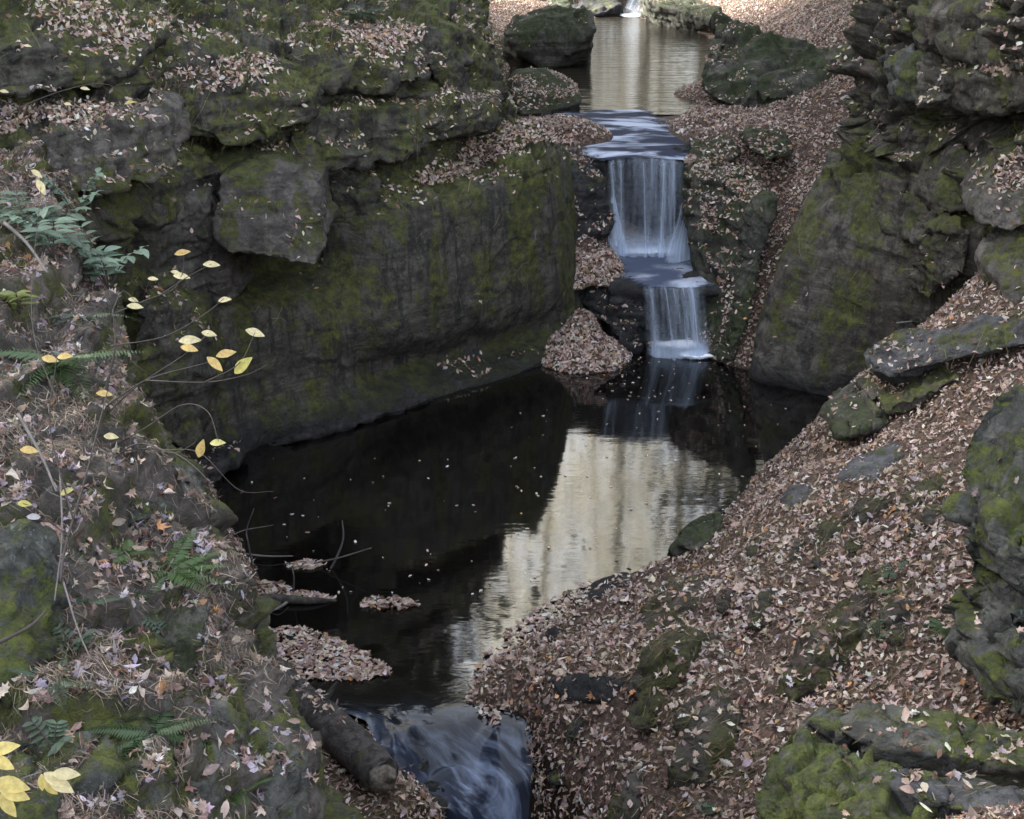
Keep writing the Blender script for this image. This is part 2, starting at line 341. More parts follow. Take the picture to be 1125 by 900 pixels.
def gheight(x, y):
    i = np.clip(np.searchsorted(gx, x) - 1, 0, len(gx) - 2); j = np.clip(np.searchsorted(gy, y) - 1, 0, len(gy) - 2)
    fx = (x - gx[i]) / (gx[i + 1] - gx[i]); fy = (y - gy[j]) / (gy[j + 1] - gy[j])
    return GZ[j, i] * (1 - fx) * (1 - fy) + GZ[j, i + 1] * fx * (1 - fy) + GZ[j + 1, i] * (1 - fx) * fy + GZ[j + 1, i + 1] * fx * fy
GM = ground_mat('forest_soil')
GV = np.stack([GX.ravel(), GY.ravel(), gz], 1); GF = grid_faces(len(gy), len(gx))
ground = mesh_obj('ground', GV, GF, GM, recentre=False); tag(ground, 'brown leaf strewn forest ground sloping down to the dark pool', kind='structure')
inb = (GX[:-1, :-1] > X0) & (GX[1:, 1:] < X1) & (GY[:-1, :-1] > Y0) & (GY[1:, 1:] < Y1)
REG.append(('ground', GV, quads_to_tris(GF[inb.ravel()]), 1.0))

# ------------------------------------------------------------------ cliffs (lofted from control points, then fractured)
def loft_rock(name, label, cat, ctrl, mat, res=.035, leaf=.6, disp=None, face=(0, -1, .2), mask=None, split=None):
    C = np.array([[Pt(p) if len(p) == 4 else np.array(p) for p in row] for row in ctrl])
    G = loft_grid(C, res); N = grid_normals(G)
    if (N * np.array(face)).sum(2).mean() < 0: N = -N; flip = True
    else: flip = False
    # smooth the normals so neighbouring folds do not cross
    for _ in range(6):
        N[1:-1, 1:-1] = (N[1:-1, 1:-1] * 2 + N[:-2, 1:-1] + N[2:, 1:-1] + N[1:-1, :-2] + N[1:-1, 2:]) / 6
    N /= np.maximum(np.linalg.norm(N, axis=2, keepdims=True), 1e-9)
    P = G.reshape(-1, 3); d = rock_disp(P, **(disp or {}))
    if mask is not None: d = d * mask(P)
    V = P + N.reshape(-1, 3) * d[:, None]
    Fq = grid_faces(G.shape[0], G.shape[1])
    n0 = np.cross(V[Fq[:, 1]] - V[Fq[:, 0]], V[Fq[:, 2]] - V[Fq[:, 0]])
    if (n0 * N.reshape(-1, 3)[Fq[:, 0]]).sum() < 0: Fq = Fq[:, ::-1].copy()
    if split is not None:      # the columns past a wavering line become a thing of their own
        nm2, lb2, ct2, m2, col, leaf2 = split; nr, nc = G.shape[:2]
        cpar = np.array(arc_params(np.linalg.norm(np.diff(C, axis=1), axis=2).mean(0), res))[None, :].repeat(nr, 0).ravel()
        fsel = (cpar + .5 * fbm(P * 2.2, 3, 66))[Fq].mean(1) > col
        def sub(F_):
            u_, inv = np.unique(F_, return_inverse=True); return V[u_], inv.reshape(F_.shape)
        Va, Fa = sub(Fq[~fsel]); Vb, Fb = sub(Fq[fsel]); o = mesh_obj(name, Va, Fa, mat); tag(o, label, cat); REG.append((name, Va, quads_to_tris(Fa), leaf))
        o2 = mesh_obj(nm2, Vb, Fb, m2); tag(o2, lb2, ct2); REG.append((nm2, Vb, quads_to_tris(Fb), leaf2)); return o
    o = mesh_obj(name, V, Fq, mat); tag(o, label, cat)
    T = quads_to_tris(Fq); REG.append((name, V, T, leaf))
    return o
ROCKN = [0]
def hull_rock(name, label, cat, pts, mat, vox=.035, push=None, sm=2, disp=None, leaf=.6, group=None, parent=None):
    pts = np.array([Pt(p) if len(p) == 4 else np.array(p, float) for p in pts])
    if push is not None: pts = np.vstack([pts, pts + np.array(push)])
    bm = bmesh.new()
    for p in pts: bm.verts.new(p)
    r = bmesh.ops.convex_hull(bm, input=bm.verts)
    bmesh.ops.delete(bm, geom=list({e for e in r['geom_interior'] + r['geom_unused'] if isinstance(e, bmesh.types.BMVert)}), context='VERTS')
    me = bpy.data.meshes.new('tmp'); bm.to_mesh(me); bm.free()
    ob = bpy.data.objects.new('tmp', me); COL.objects.link(ob)
    m = ob.modifiers.new('r', 'REMESH'); m.mode = 'VOXEL'; m.voxel_size = vox
    ev = ob.evaluated_get(bpy.context.evaluated_depsgraph_get()); em = ev.to_mesh()
    n = len(em.vertices); V = np.empty(n * 3, np.float32); em.vertices.foreach_get('co', V); V = V.reshape(-1, 3).astype(float)
    Fq = [tuple(p.vertices) for p in em.polygons]
    ed = np.empty(len(em.edges) * 2, np.int32); em.edges.foreach_get('vertices', ed); ed = ed.reshape(-1, 2)
    ev.to_mesh_clear(); bpy.data.objects.remove(ob); bpy.data.meshes.remove(me)
    deg = np.zeros(n); np.add.at(deg, ed[:, 0], 1); np.add.at(deg, ed[:, 1], 1)
    def lap(A):
        s = np.zeros_like(A); np.add.at(s, ed[:, 0], A[ed[:, 1]]); np.add.at(s, ed[:, 1], A[ed[:, 0]]); return s / np.maximum(deg, 1)[:, None]
    for _ in range(sm): V = .5 * V + .5 * lap(V)
    T = np.array([t for f in Fq for t in ([f[:3]] if len(f) == 3 else [(f[0], f[1], f[2]), (f[0], f[2], f[3])])])
    N = vert_normals(V, T)
    for _ in range(4): N = .4 * N + .6 * lap(N)
    N /= np.maximum(np.linalg.norm(N, axis=1, keepdims=True), 1e-9)
    ROCKN[0] += 1
    V = V + N * rock_disp(V, **{**dict(big=.06, strata=.03, block=.06, fine=.02, bs=.45, seed=ROCKN[0], crack=.03), **(disp or {})})[:, None]
    if all(len(f) == 4 for f in Fq): Fq = np.array(Fq, np.int32)
    o = mesh_obj(name, V, Fq, mat, parent=parent)
    if parent is None: tag(o, label, cat, group)
    elif label: o['label'] = label
    REG.append((name, V, T, leaf))
    return o

M_LEFT = rock_mat('dark_mossy_sandstone', (.034, .033, .027), (.125, .118, .096), moss=.68, lichen=.3, moss_a=(.044, .052, .017), moss_b=(.125, .137, .032), wet=.55, streak=.75, red=.1)
M_BLOCK = rock_mat('grey_sandstone', (.058, .053, .047), (.17, .155, .14), moss=.45, lichen=.2, wet=0, streak=.35, red=.1)
M_RIGHT = rock_mat('brown_sandstone', (.042, .038, .031), (.16, .144, .12), moss=.52, lichen=.45, moss_a=(.046, .054, .017), moss_b=(.13, .142, .03), wet=.5, streak=.6, red=.5)
M_NEAR = rock_mat('lichened_sandstone', (.042, .044, .039), (.15, .15, .135), moss=.52, lichen=.9, moss_a=(.04, .052, .014), moss_b=(.12, .14, .022), wet=0, streak=.4, red=.2)
M_BANK = rock_mat('bank_soil', (.045, .04, .034), (.14, .12, .105), moss=.85, lichen=.7, moss_a=(.04, .05, .016), moss_b=(.11, .12, .025), wet=0, streak=.2, red=.35, up=-.25)
M_FACE = rock_mat('mossy_rock_face', (.046, .044, .034), (.16, .152, .125), moss=.78, lichen=.7, moss_a=(.035, .042, .014), moss_b=(.095, .105, .022), wet=.3, streak=.6, red=.1)
M_BOULDER = rock_mat('green_grey_boulder', (.036, .037, .029), (.125, .122, .10), moss=.65, lichen=.2, moss_a=(.024, .034, .014), moss_b=(.055, .07, .02), wet=0, streak=.3, red=.1)
M_SLOPE = rock_mat('brown_mossy_outcrop', (.035, .031, .026), (.12, .105, .088), moss=.5, lichen=.25, moss_a=(.035, .038, .014), moss_b=(.085, .085, .024), wet=0, streak=.4, red=.6)
M_SLAB = rock_mat('grey_slate_slab', (.045, .045, .048), (.12, .122, .128), moss=.25, lichen=.15, wet=0, streak=.2, red=.1)
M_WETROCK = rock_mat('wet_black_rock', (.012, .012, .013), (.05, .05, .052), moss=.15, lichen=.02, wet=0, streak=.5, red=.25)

LC = [ # columns of the left cliff, each from below the water up to the wood behind
 [(-200,650,'y',9.5),(-200,560,'y',9.5),(-200,500,'y',9.6),(-200,430,'y',9.6),(-200,330,'y',9.7),(-200,250,'y',9.8),(-200,200,'y',10.3),(-200,140,'y',10.5),(-200,80,'y',10.8),(-200,0,'y',11.6),(-200,-200,'y',14)],
 [(10,620,'y',11),(10,560,'y',11.2),(10,500,'y',11.3),(10,420,'y',11.4),(10,300,'y',11.4),(10,165,'y',11.5),(10,118,'y',12.1),(10,80,'y',12.2),(10,40,'y',12.4),(10,-20,'y',13),(10,-150,'y',15)],
 [(140,590,'y',12.0),(140,545,'y',12.1),(140,480,'y',12.2),(140,390,'y',12.2),(135,270,'y',12.2),(135,150,'y',12.3),(140,105,'y',12.9),(140,70,'y',13.0),(140,30,'y',13.3),(140,-20,'y',14),(140,-150,'y',16)],
 [(215,560,'y',12.7),(215,525,'y',12.9),(207,460,'y',13.0),(202,390,'y',13.1),(197,290,'y',13.2),(190,180,'y',13.4),(185,120,'y',13.9),(180,85,'y',13.9),(185,40,'y',14.2),(185,0,'y',15),(185,-120,'y',17)],
 [(300,515,'z',-.6),(300,487,'z',0),(300,430,'y',13.95),(300,335,'y',14.2),(300,275,'y',15.4),(300,175,'y',14.3),(300,150,'y',14.7),(300,115,'y',14.3),(295,80,'y',14.6),(295,40,'y',15.6),(295,-80,'y',18)],
 [(370,500,'z',-.6),(370,470,'z',0),(366,420,'y',14.5),(362,350,'y',14.6),(362,275,'y',15.3),(362,195,'y',14.9),(362,165,'y',15.3),(362,120,'y',15.3),(365,65,'y',15.5),(368,25,'y',16.4),(370,-60,'y',19)],
 [(430,485,'z',-.6),(430,453,'z',0),(428,402,'y',15.38),(428,366,'y',15.0),(430,255,'y',15.2),(432,208,'y',15.5),(430,185,'y',15.9),(430,125,'y',15.9),(430,60,'y',16.1),(428,30,'y',17.0),(430,-50,'y',20)],
 [(500,465,'z',-.6),(500,432,'z',0),(500,390,'y',16.02),(500,352,'y',15.66),(500,255,'y',15.8),(498,203,'y',16.0),(500,165,'y',16.8),(505,110,'y',16.9),(508,45,'y',17.1),(505,14,'y',18),(505,-50,'y',21)],
 [(560,445,'z',-.6),(560,414,'z',0),(562,374,'y',16.7),(565,338,'y',16.45),(562,250,'y',16.5),(556,184,'y',16.7),(546,150,'y',17.6),(550,105,'y',17.9),(540,62,'y',18.1),(532,24,'y',18.8),(530,-30,'y',22)],
 [(605,430,'z',-.6),(605,397,'z',0),(612,352,'y',17.25),(612,316,'y',17.05),(605,230,'y',17.1),(592,158,'y',17.3),(570,138,'y',18.4),(557,112,'y',18.9),(548,82,'y',19.3),(538,50,'y',19.9),(532,-10,'y',23)],
 [(645,415,'z',-.6),(645,383,'z',0),(641,345,'y',17.7),(632,300,'y',17.8),(623,230,'y',17.8),(608,162,'y',17.9),(588,142,'y',19.0),(565,122,'y',19.8),(552,102,'y',20.4),(540,64,'y',21.2),(535,10,'y',24)],
 [(655,400,'y',18.4),(655,372,'y',18.5),(650,342,'y',18.7),(640,300,'y',18.8),(632,230,'y',18.8),(620,167,'y',18.9),(600,147,'y',19.8),(575,128,'y',20.8),(556,112,'y',21.5),(540,85,'y',22.5),(535,30,'y',26)],
 [(665,380,'y',20),(665,352,'y',20),(658,325,'y',20),(648,290,'y',20),(640,230,'y',20),(630,175,'y',20),(605,152,'y',20.8),(578,132,'y',22),(556,117,'y',23),(540,97,'y',24),(532,60,'y',28)],
]
loft_rock('rock_cliff', 'long dark mossy sandstone cliff rising from the left side of the pool', 'cliff', LC, M_LEFT, .022, .36,
          dict(big=.10, strata=.04, block=.07, fine=.022, bs=1.0, seed=2, crack=.05, hollow=.22), face=(.5, -1, .2), mask=lambda P: .15 + 1.05 * smooth(2.4, 3.2, P[:, 2] + .5 * (-1.5 - P[:, 0]).clip(0, 4)))
RC = [
 [(818,440,'y',17.5),(820,412,'y',17.4),(838,350,'y',17.8),(870,262,'y',18.4),(902,203,'y',18.9),(930,152,'y',19.5),(940,130,'y',19.5),(945,70,'y',20),(962,10,'y',20.5),(965,-60,'y',21),(965,-200,'y',23)],
 [(822,445,'z',-.6),(824,417,'z',0),(836,360,'y',16.3),(863,272,'y',16.6),(898,203,'y',16.9),(938,152,'y',17.1),(942,125,'y',16.7),(945,70,'y',17.0),(965,5,'y',17.3),(970,-80,'y',17.8),(960,-250,'y',19)],
 [(880,460,'z',-.6),(880,430,'z',0),(893,360,'y',15.7),(915,272,'y',15.9),(945,212,'y',16.1),(965,172,'y',16.3),(975,140,'y',15.9),(985,80,'y',16.2),(1000,10,'y',16.4),(1005,-80,'y',16.8),(1000,-250,'y',18)],
 [(945,470,'z',-.6),(945,440,'z',0),(955,360,'y',15.2),(965,280,'y',15.3),(980,222,'y',15.4),(995,172,'y',15.6),(1005,140,'y',15.2),(1015,80,'y',15.2),(1030,10,'y',15.5),(1040,-80,'y',16),(1040,-250,'y',17.5)],
 [(1020,470,'y',14.9),(1020,440,'y',14.8),(1016,360,'y',14.7),(1018,290,'y',14.6),(1025,232,'y',14.7),(1035,182,'y',14.9),(1045,150,'y',14.5),(1055,90,'y',14.4),(1065,15,'y',14.7),(1070,-80,'y',15),(1070,-250,'y',16.5)],
 [(1080,450,'y',14.1),(1080,400,'y',14.0),(1072,330,'y',13.9),(1072,270,'y',13.8),(1080,217,'y',13.9),(1085,182,'y',14.0),(1090,150,'y',13.8),(1095,95,'y',13.6),(1105,20,'y',13.8),(1110,-80,'y',14.2),(1110,-250,'y',15.5)],
 [(1150,420,'y',13.2),(1150,370,'y',13.1),(1150,300,'y',13.0),(1150,255,'y',13.0),(1150,210,'y',13.1),(1150,170,'y',13.0),(1150,130,'y',12.9),(1150,80,'y',12.8),(1155,20,'y',12.9),(1160,-80,'y',13.2),(1160,-250,'y',14.5)],
 [(1300,420,'y',11.5),(1300,370,'y',11.4),(1300,300,'y',11.3),(1300,255,'y',11.2),(1300,210,'y',11.2),(1300,170,'y',11.2),(1300,130,'y',11.1),(1300,80,'y',11.1),(1300,20,'y',11.2),(1300,-80,'y',11.5),(1300,-250,'y',13)],
]
def rmask(P): return .10 + 1.1 * smooth(2.6, 3.4, P[:, 2] - .25 * (P[:, 0] - 5.5))
loft_rock('rock_cliff', 'eroded brown sandstone cliff with hollows standing on the right of the falls', 'cliff', RC, M_RIGHT, .023, .5,
          dict(big=.14, strata=.12, block=.16, fine=.05, bs=.6, seed=5, crack=.06, flute=.14, hollow=.34, lam=.025), face=(-.5, -1, .2), mask=rmask)
LB = [ # the near left bank: crest, shoulder, silhouette and the face that drops to the pool
 [(-150,110,'t',9.0),(-60,130,'t',9.2),(0,150,'t',9.4),(40,175,'t',9.6),(70,220,'t',10.0),(90,300,'t',10.4),(100,420,'t',10.8)],
 [(-150,170,'t',7.7),(-60,180,'t',7.8),(10,195,'t',8.0),(45,212,'t',8.2),(66,250,'t',8.5),(84,340,'t',9.0),(95,470,'t',9.6)],
 [(-150,280,'t',6.8),(-40,285,'t',6.9),(40,292,'t',7.1),(80,300,'t',7.3),(108,325,'t',7.6),(125,420,'t',8.4),(135,520,'t',9.2)],
 [(-150,400,'t',6.0),(-40,400,'t',6.0),(50,403,'t',6.2),(98,408,'t',6.5),(130,428,'t',6.8),(160,510,'t',7.8),(175,590,'t',8.6)],
 [(-150,500,'t',5.4),(-40,500,'t',5.4),(50,495,'t',5.6),(120,482,'t',5.9),(165,490,'t',6.2),(208,565,'t',7.0),(235,660,'t',8.0)],
 [(-150,600,'t',4.9),(-40,600,'t',4.9),(60,595,'t',5.0),(150,575,'t',5.4),(202,545,'t',5.9),(234,635,'t',6.5),(257,730,'t',7.5)],
 [(-150,690,'t',4.5),(-40,690,'t',4.5),(70,690,'t',4.6),(160,670,'t',4.9),(219,610,'t',5.6),(260,690,'t',6.3),(287,790,'t',7.2)],
 [(-150,770,'t',4.2),(-40,770,'t',4.2),(80,765,'t',4.4),(175,745,'t',4.7),(242,690,'t',5.3),(292,750,'t',6.0),(317,850,'t',6.9)],
 [(-150,850,'t',3.9),(-40,850,'t',3.95),(90,845,'t',4.1),(200,830,'t',4.4),(279,790,'t',4.9),(332,820,'t',5.7),(357,930,'t',6.6)],
 [(-150,940,'t',3.7),(-40,940,'t',3.75),(90,935,'t',3.85),(215,925,'t',4.1),(304,890,'t',4.6),(374,900,'t',5.4),(387,1000,'t',6.2)],
 [(-150,1150,'t',3.4),(-40,1150,'t',3.45),(90,1150,'t',3.55),(215,1150,'t',3.8),(314,1120,'t',4.3),(392,1080,'t',5.1),(407,1150,'t',5.8)],
]
loft_rock('rocky_bank', 'steep mossy bank littered with needles and leaves in the near left corner', 'bank', LB, M_BANK, .022, .95,
          dict(big=.10, strata=.06, block=.10, fine=.02, bs=.45, seed=9, crack=.05, fs=4.5), face=(.4, -.5, .8), split=('rock_scarp', 'steep mossy rock face dropping from the near left bank to the outflow', 'rock', M_FACE, 4.12, .12))
# ------------------------------------------------------------------ single rocks
def back(pts, dy, dz=0.0, dx=0.0):
    W = [Pt(p) for p in pts]; return W + [w + np.array([dx, dy, dz]) for w in W]
hr = hull_rock
# --- built into the left cliff
hr('rock_block', 'grey fronted block jutting from the left cliff above a black hollow', 'rock', back([(240,195,'y',13.45),(238,262,'y',13.2),(252,280,'y',13.1),(345,292,'y',13.3),(358,272,'y',13.45),(352,205,'y',13.8),(300,178,'y',13.8),(262,180,'y',13.6)], 1.5, .05, -.1), M_BLOCK, .024, sm=1, disp=dict(block=.05, big=.04, strata=.01, crack=.02, bs=.8), leaf=.25)
hr('rock_ledge', 'mossy ledge topped with leaves above the grey fronted block', 'rock', back([(164,112,'y',13.5),(172,150,'y',13.5),(250,160,'y',13.75),(335,138,'y',14.35),(340,110,'y',14.45),(240,104,'y',13.95)], 1.0, .12), M_LEFT, .026, sm=1, leaf=1.0, disp=dict(block=.10, strata=.05, bs=.6))
hr('rock_ledge', 'broad shelf of grey streaked rock under leaves at far upper left', 'rock', back([(40,148,'y',11.1),(60,215,'y',11.2),(132,212,'y',11.6),(188,190,'y',12.2),(140,130,'y',11.9),(180,135,'y',12.3)], 1.0, .15), M_BLOCK, .03, leaf=1.0)
hr('rock_slab', 'cracked grey slab leaning on the cliff left of the block', 'rock', back([(160,232,'y',13.0),(222,222,'y',13.45),(262,325,'y',13.95),(205,348,'y',13.4),(168,322,'y',13.1)], .7, .1), M_BLOCK, .024, sm=1, disp=dict(block=.06, bs=.4), leaf=.05)
hr('rock_ledge', 'dark overhanging cap rock in the upper left corner', 'rock', back([(-30,60,'y',11.7),(0,105,'y',11.7),(110,100,'y',12.3),(165,50,'y',13.1),(60,30,'y',12.3),(150,30,'y',13.2)], 1.2, .2), M_LEFT, .028, sm=1, disp=dict(block=.10, strata=.05, bs=.6), leaf=.8)
hr('rock_ledge', 'mossy cap rock with leaf pile at the top of the left cliff', 'rock', back([(310,60,'y',15.0),(330,95,'y',14.9),(420,100,'y',15.5),(470,85,'y',16.2),(450,45,'y',16.4),(350,35,'y',15.6)], 1.3, .1), M_LEFT, .028, sm=1, disp=dict(block=.11, strata=.06, bs=.6), leaf=1.0)
hr('rock_ledge', 'undercut mossy ledge halfway up the left cliff above the pool', 'rock', back([(318,165,'y',14.75),(345,188,'y',14.8),(430,178,'y',15.4),(540,132,'y',17.0),(545,108,'y',17.3),(430,120,'y',15.7),(330,128,'y',14.9)], .8, .05), M_LEFT, .028, sm=1, leaf=.7, disp=dict(block=.11, strata=.06, bs=.6))
hr('rock_ledge', 'top corner rock of the left cliff nearest the stream', 'rock', back([(470,60,'y',16.6),(490,110,'y',16.6),(552,112,'y',18.0),(540,55,'y',18.2),(505,25,'y',17.4)], 1.4, .1), M_LEFT, .035, disp=dict(block=.10), leaf=.7)
hr('rock_block', 'mossy block low on the left cliff behind the bare twigs', 'rock', back([(150,330,'y',12.0),(140,470,'y',11.9),(215,500,'y',12.5),(236,420,'y',12.9),(215,345,'y',12.8)], .8, .05), M_LEFT, .035, leaf=.3)
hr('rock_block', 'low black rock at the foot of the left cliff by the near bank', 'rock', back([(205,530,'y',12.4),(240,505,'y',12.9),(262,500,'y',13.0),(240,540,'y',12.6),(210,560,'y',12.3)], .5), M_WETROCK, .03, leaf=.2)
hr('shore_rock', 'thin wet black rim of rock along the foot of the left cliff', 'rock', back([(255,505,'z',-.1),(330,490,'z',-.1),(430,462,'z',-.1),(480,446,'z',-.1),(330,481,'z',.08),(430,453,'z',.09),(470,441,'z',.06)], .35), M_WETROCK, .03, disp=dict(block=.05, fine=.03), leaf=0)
# --- beside the falls
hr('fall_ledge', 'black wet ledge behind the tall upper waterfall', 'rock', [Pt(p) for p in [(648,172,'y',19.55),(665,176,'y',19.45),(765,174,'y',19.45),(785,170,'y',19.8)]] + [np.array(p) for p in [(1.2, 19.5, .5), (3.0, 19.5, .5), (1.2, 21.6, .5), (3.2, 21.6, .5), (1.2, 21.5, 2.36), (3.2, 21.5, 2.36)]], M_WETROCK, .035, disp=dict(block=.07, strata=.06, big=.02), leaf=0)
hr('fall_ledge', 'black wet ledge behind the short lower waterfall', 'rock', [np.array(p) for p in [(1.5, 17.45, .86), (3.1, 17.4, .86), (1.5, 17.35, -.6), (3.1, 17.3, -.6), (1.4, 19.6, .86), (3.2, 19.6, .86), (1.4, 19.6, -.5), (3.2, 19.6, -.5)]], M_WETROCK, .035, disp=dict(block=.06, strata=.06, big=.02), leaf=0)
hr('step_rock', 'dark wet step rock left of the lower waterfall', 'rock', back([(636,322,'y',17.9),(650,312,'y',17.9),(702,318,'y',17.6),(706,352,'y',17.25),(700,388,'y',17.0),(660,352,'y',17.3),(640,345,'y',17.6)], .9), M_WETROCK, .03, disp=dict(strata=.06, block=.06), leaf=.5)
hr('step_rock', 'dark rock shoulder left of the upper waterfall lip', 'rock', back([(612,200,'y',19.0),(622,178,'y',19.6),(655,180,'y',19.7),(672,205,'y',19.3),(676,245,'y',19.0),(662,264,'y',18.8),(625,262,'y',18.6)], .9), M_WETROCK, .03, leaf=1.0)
hr('step_rock', 'small flat stone at the edge of the rushing water above the falls', 'rock', back([(738,158,'y',20.2),(775,150,'y',20.5),(790,168,'y',19.9),(765,182,'y',19.5),(745,172,'y',19.7)], .4, -.25), M_WETROCK, .03, leaf=.6)
hr('rock_buttress', 'squat mossy rock buttress filled with leaves on the right of the waterfall', 'rock', back([(756,188,'y',18.9),(762,300,'y',18.0),(768,370,'y',17.4),(790,402,'y',16.75),(803,380,'y',16.75),(838,235,'y',17.5),(848,208,'y',17.7),(800,205,'y',18.1)], .9, .12), M_BOULDER, .03, disp=dict(big=.07, block=.08, bs=.6), leaf=1.1)
hr('rock_rib', 'narrow mossy rib sloping down beside the leaf filled gully', 'rock', back([(838,222,'y',17.35),(856,215,'y',17.5),(806,402,'y',16.4),(790,398,'y',16.6),(822,352,'y',16.6),(838,300,'y',16.9)], .3, .02, -.12), M_BOULDER, .03, leaf=.3)
hr('rock_lump', 'rounded dark lump at the head of the leaf filled gully', 'rock', back([(820,150,'y',19.3),(828,142,'y',19.5),(866,150,'y',19.4),(872,168,'y',19.0),(845,178,'y',18.9),(822,165,'y',19.0)], .5), M_BOULDER, .03, leaf=.2)
hr('rock_lump', 'grey mossy hump beside the falls lip under fallen leaves', 'rock', back([(752,190,'y',19.1),(765,158,'y',19.9),(800,150,'y',20.0),(815,165,'y',19.6),(790,190,'y',18.9)], .5, -.1), M_BOULDER, .03, leaf=.5)
# --- by the upper stream
hr('boulder', 'big dark boulder at the far end of the upper stream', 'boulder', back([(551,62,'z',2.45),(553,38,'y',30.4),(566,20,'y',31),(620,14,'y',31.2),(648,14,'y',30.6),(652,34,'y',30.2),(646,72,'z',2.45),(600,80,'z',2.4)], 1.6, 0), M_BOULDER, .05, sm=5, disp=dict(big=.10, block=.10, bs=1.1, crack=.02), leaf=.12)
hr('boulder', 'low dark boulder with a leafy top at the near end of the upper stream', 'boulder', back([(557,100,'y',23.7),(566,84,'y',24.3),(600,80,'y',24.5),(632,96,'y',23.9),(637,112,'y',23.4),(630,126,'z',2.42),(575,130,'z',2.42)], .9, 0), M_BOULDER, .04, sm=5, disp=dict(big=.08, block=.06, bs=.9, crack=.02), leaf=.9)
hr('boulder', 'dark flat rock on the far right bank of the upper stream', 'boulder', back([(705,20,'z',2.45),(712,2,'y',42),(770,6,'y',41),(792,12,'y',40),(790,24,'y',38.5),(765,36,'z',2.45),(725,30,'z',2.45)], 2.0, .1), M_BOULDER, .06, leaf=.25)
hr('boulder', 'distant dark boulder behind the big one on the leafy bank', 'boulder', back([(600,-6,'y',46),(626,-8,'y',46),(628,14,'y',44.5),(612,20,'y',44)], 1.2), M_BOULDER, .06, leaf=.1)
hr('rock_outcrop', 'long low grey outcrop hollowed by water right of the upper stream', 'rock', back([(768,100,'y',23.6),(788,20,'y',26),(815,24,'y',25.4),(850,46,'y',24.4),(928,60,'y',22.9),(930,82,'y',22.3),(905,112,'y',21.8),(860,116,'y',22.0),(815,122,'y',22.2)], 1.0, -.1, .15), M_BOULDER, .04, sm=3, disp=dict(flute=.10, block=.10, big=.14, lam=0, bs=.9, strata=.03, hollow=.18), leaf=.35)
hr('rock_outcrop', 'mossy rock above the leafy bank at the top edge near the right cliff', 'rock', back([(902,36,'y',27.5),(925,-2,'y',29),(975,-5,'y',28),(972,32,'y',26),(940,42,'y',26)], 1.5), M_BOULDER, .05, leaf=.2)
hr('step_rock', 'black wet rocks under the small cascade at the far end of the stream', 'rock', back([(634,22,'z',2.45),(640,4,'y',47),(664,2,'y',47),(682,6,'y',46),(686,20,'z',2.42)], 2.0, .1), M_WETROCK, .06, leaf=0)
# --- built into the right cliff
hr('rock_slab', 'thick mossy cap slab jutting from the top of the right cliff', 'rock', back([(1030,22,'y',14.6),(1045,60,'y',14.4),(1118,72,'y',13.4),(1135,40,'y',13.3),(1130,5,'y',13.5),(1070,-10,'y',14.5)], 1.0), M_RIGHT, .03, disp=dict(strata=.05), leaf=.3)
hr('rock_slab', 'second mossy slab with leaves under the cap slab of the right cliff', 'rock', back([(1052,92,'y',14.2),(1070,122,'y',14.0),(1130,125,'y',13.1),(1135,82,'y',13.1),(1090,78,'y',13.8)], 1.0), M_RIGHT, .03, disp=dict(strata=.05), leaf=1.0)
hr('rock_pillar', 'pale fluted pillar of rock in a hollow of the right cliff', 'rock', back([(992,75,'y',15.5),(992,115,'y',15.3),(1032,118,'y',14.8),(1038,70,'y',14.9),(1015,55,'y',15.2)], .6), M_NEAR, .028, disp=dict(flute=.08), leaf=.1)
hr('rock_cone', 'smooth cone shaped buttress on the face of the right cliff', 'rock', back([(1045,160,'y',14.7),(1025,215,'y',14.4),(1030,240,'y',14.3),(1080,225,'y',13.9),(1082,205,'y',14.0),(1060,165,'y',14.5)], .7), M_RIGHT, .028, disp=dict(block=.02, big=.03), leaf=.1)
hr('rock_column', 'slim smooth column low in the cleft of the right cliff', 'rock', back([(1000,190,'y',15.15),(995,262,'y',14.95),(1020,275,'y',14.6),(1024,195,'y',14.85)], .5), M_RIGHT, .028, disp=dict(block=.015, big=.03, crack=.0), leaf=0)
hr('rock_column', 'dark smooth column left of the slim one in the right cliff', 'rock', back([(975,195,'y',15.5),(972,255,'y',15.3),(990,262,'y',15.1),(995,200,'y',15.25)], .5), M_RIGHT, .028, disp=dict(block=.015, big=.03, crack=.0), leaf=0)
hr('rock_lump', 'knotted mossy rock at the base of the right cliff above the leaves', 'rock', back([(1022,250,'y',14.3),(1020,330,'y',14.2),(1062,300,'y',13.7),(1068,255,'y',13.7),(1045,240,'y',14.1)], .6), M_RIGHT, .028, disp=dict(block=.13, flute=.05), leaf=.3)
hr('boulder', 'rounded grey boulder with leaves on top at the right edge under the cliff', 'boulder', back([(1080,235,'y',13.0),(1092,205,'y',13.2),(1140,170,'y',13.0),(1150,240,'y',12.4),(1110,258,'y',12.6),(1085,252,'y',12.8)], .8), M_BLOCK, .03, sm=6, disp=dict(block=.02), leaf=.6)
hr('boulder', 'lower grey boulder half buried in leaves at the right edge', 'boulder', back([(1096,305,'y',12.2),(1105,280,'y',12.5),(1145,255,'y',12.3),(1160,330,'y',11.7),(1115,335,'y',11.9)], .8), M_BLOCK, .03, sm=6, disp=dict(block=.03), leaf=.2)
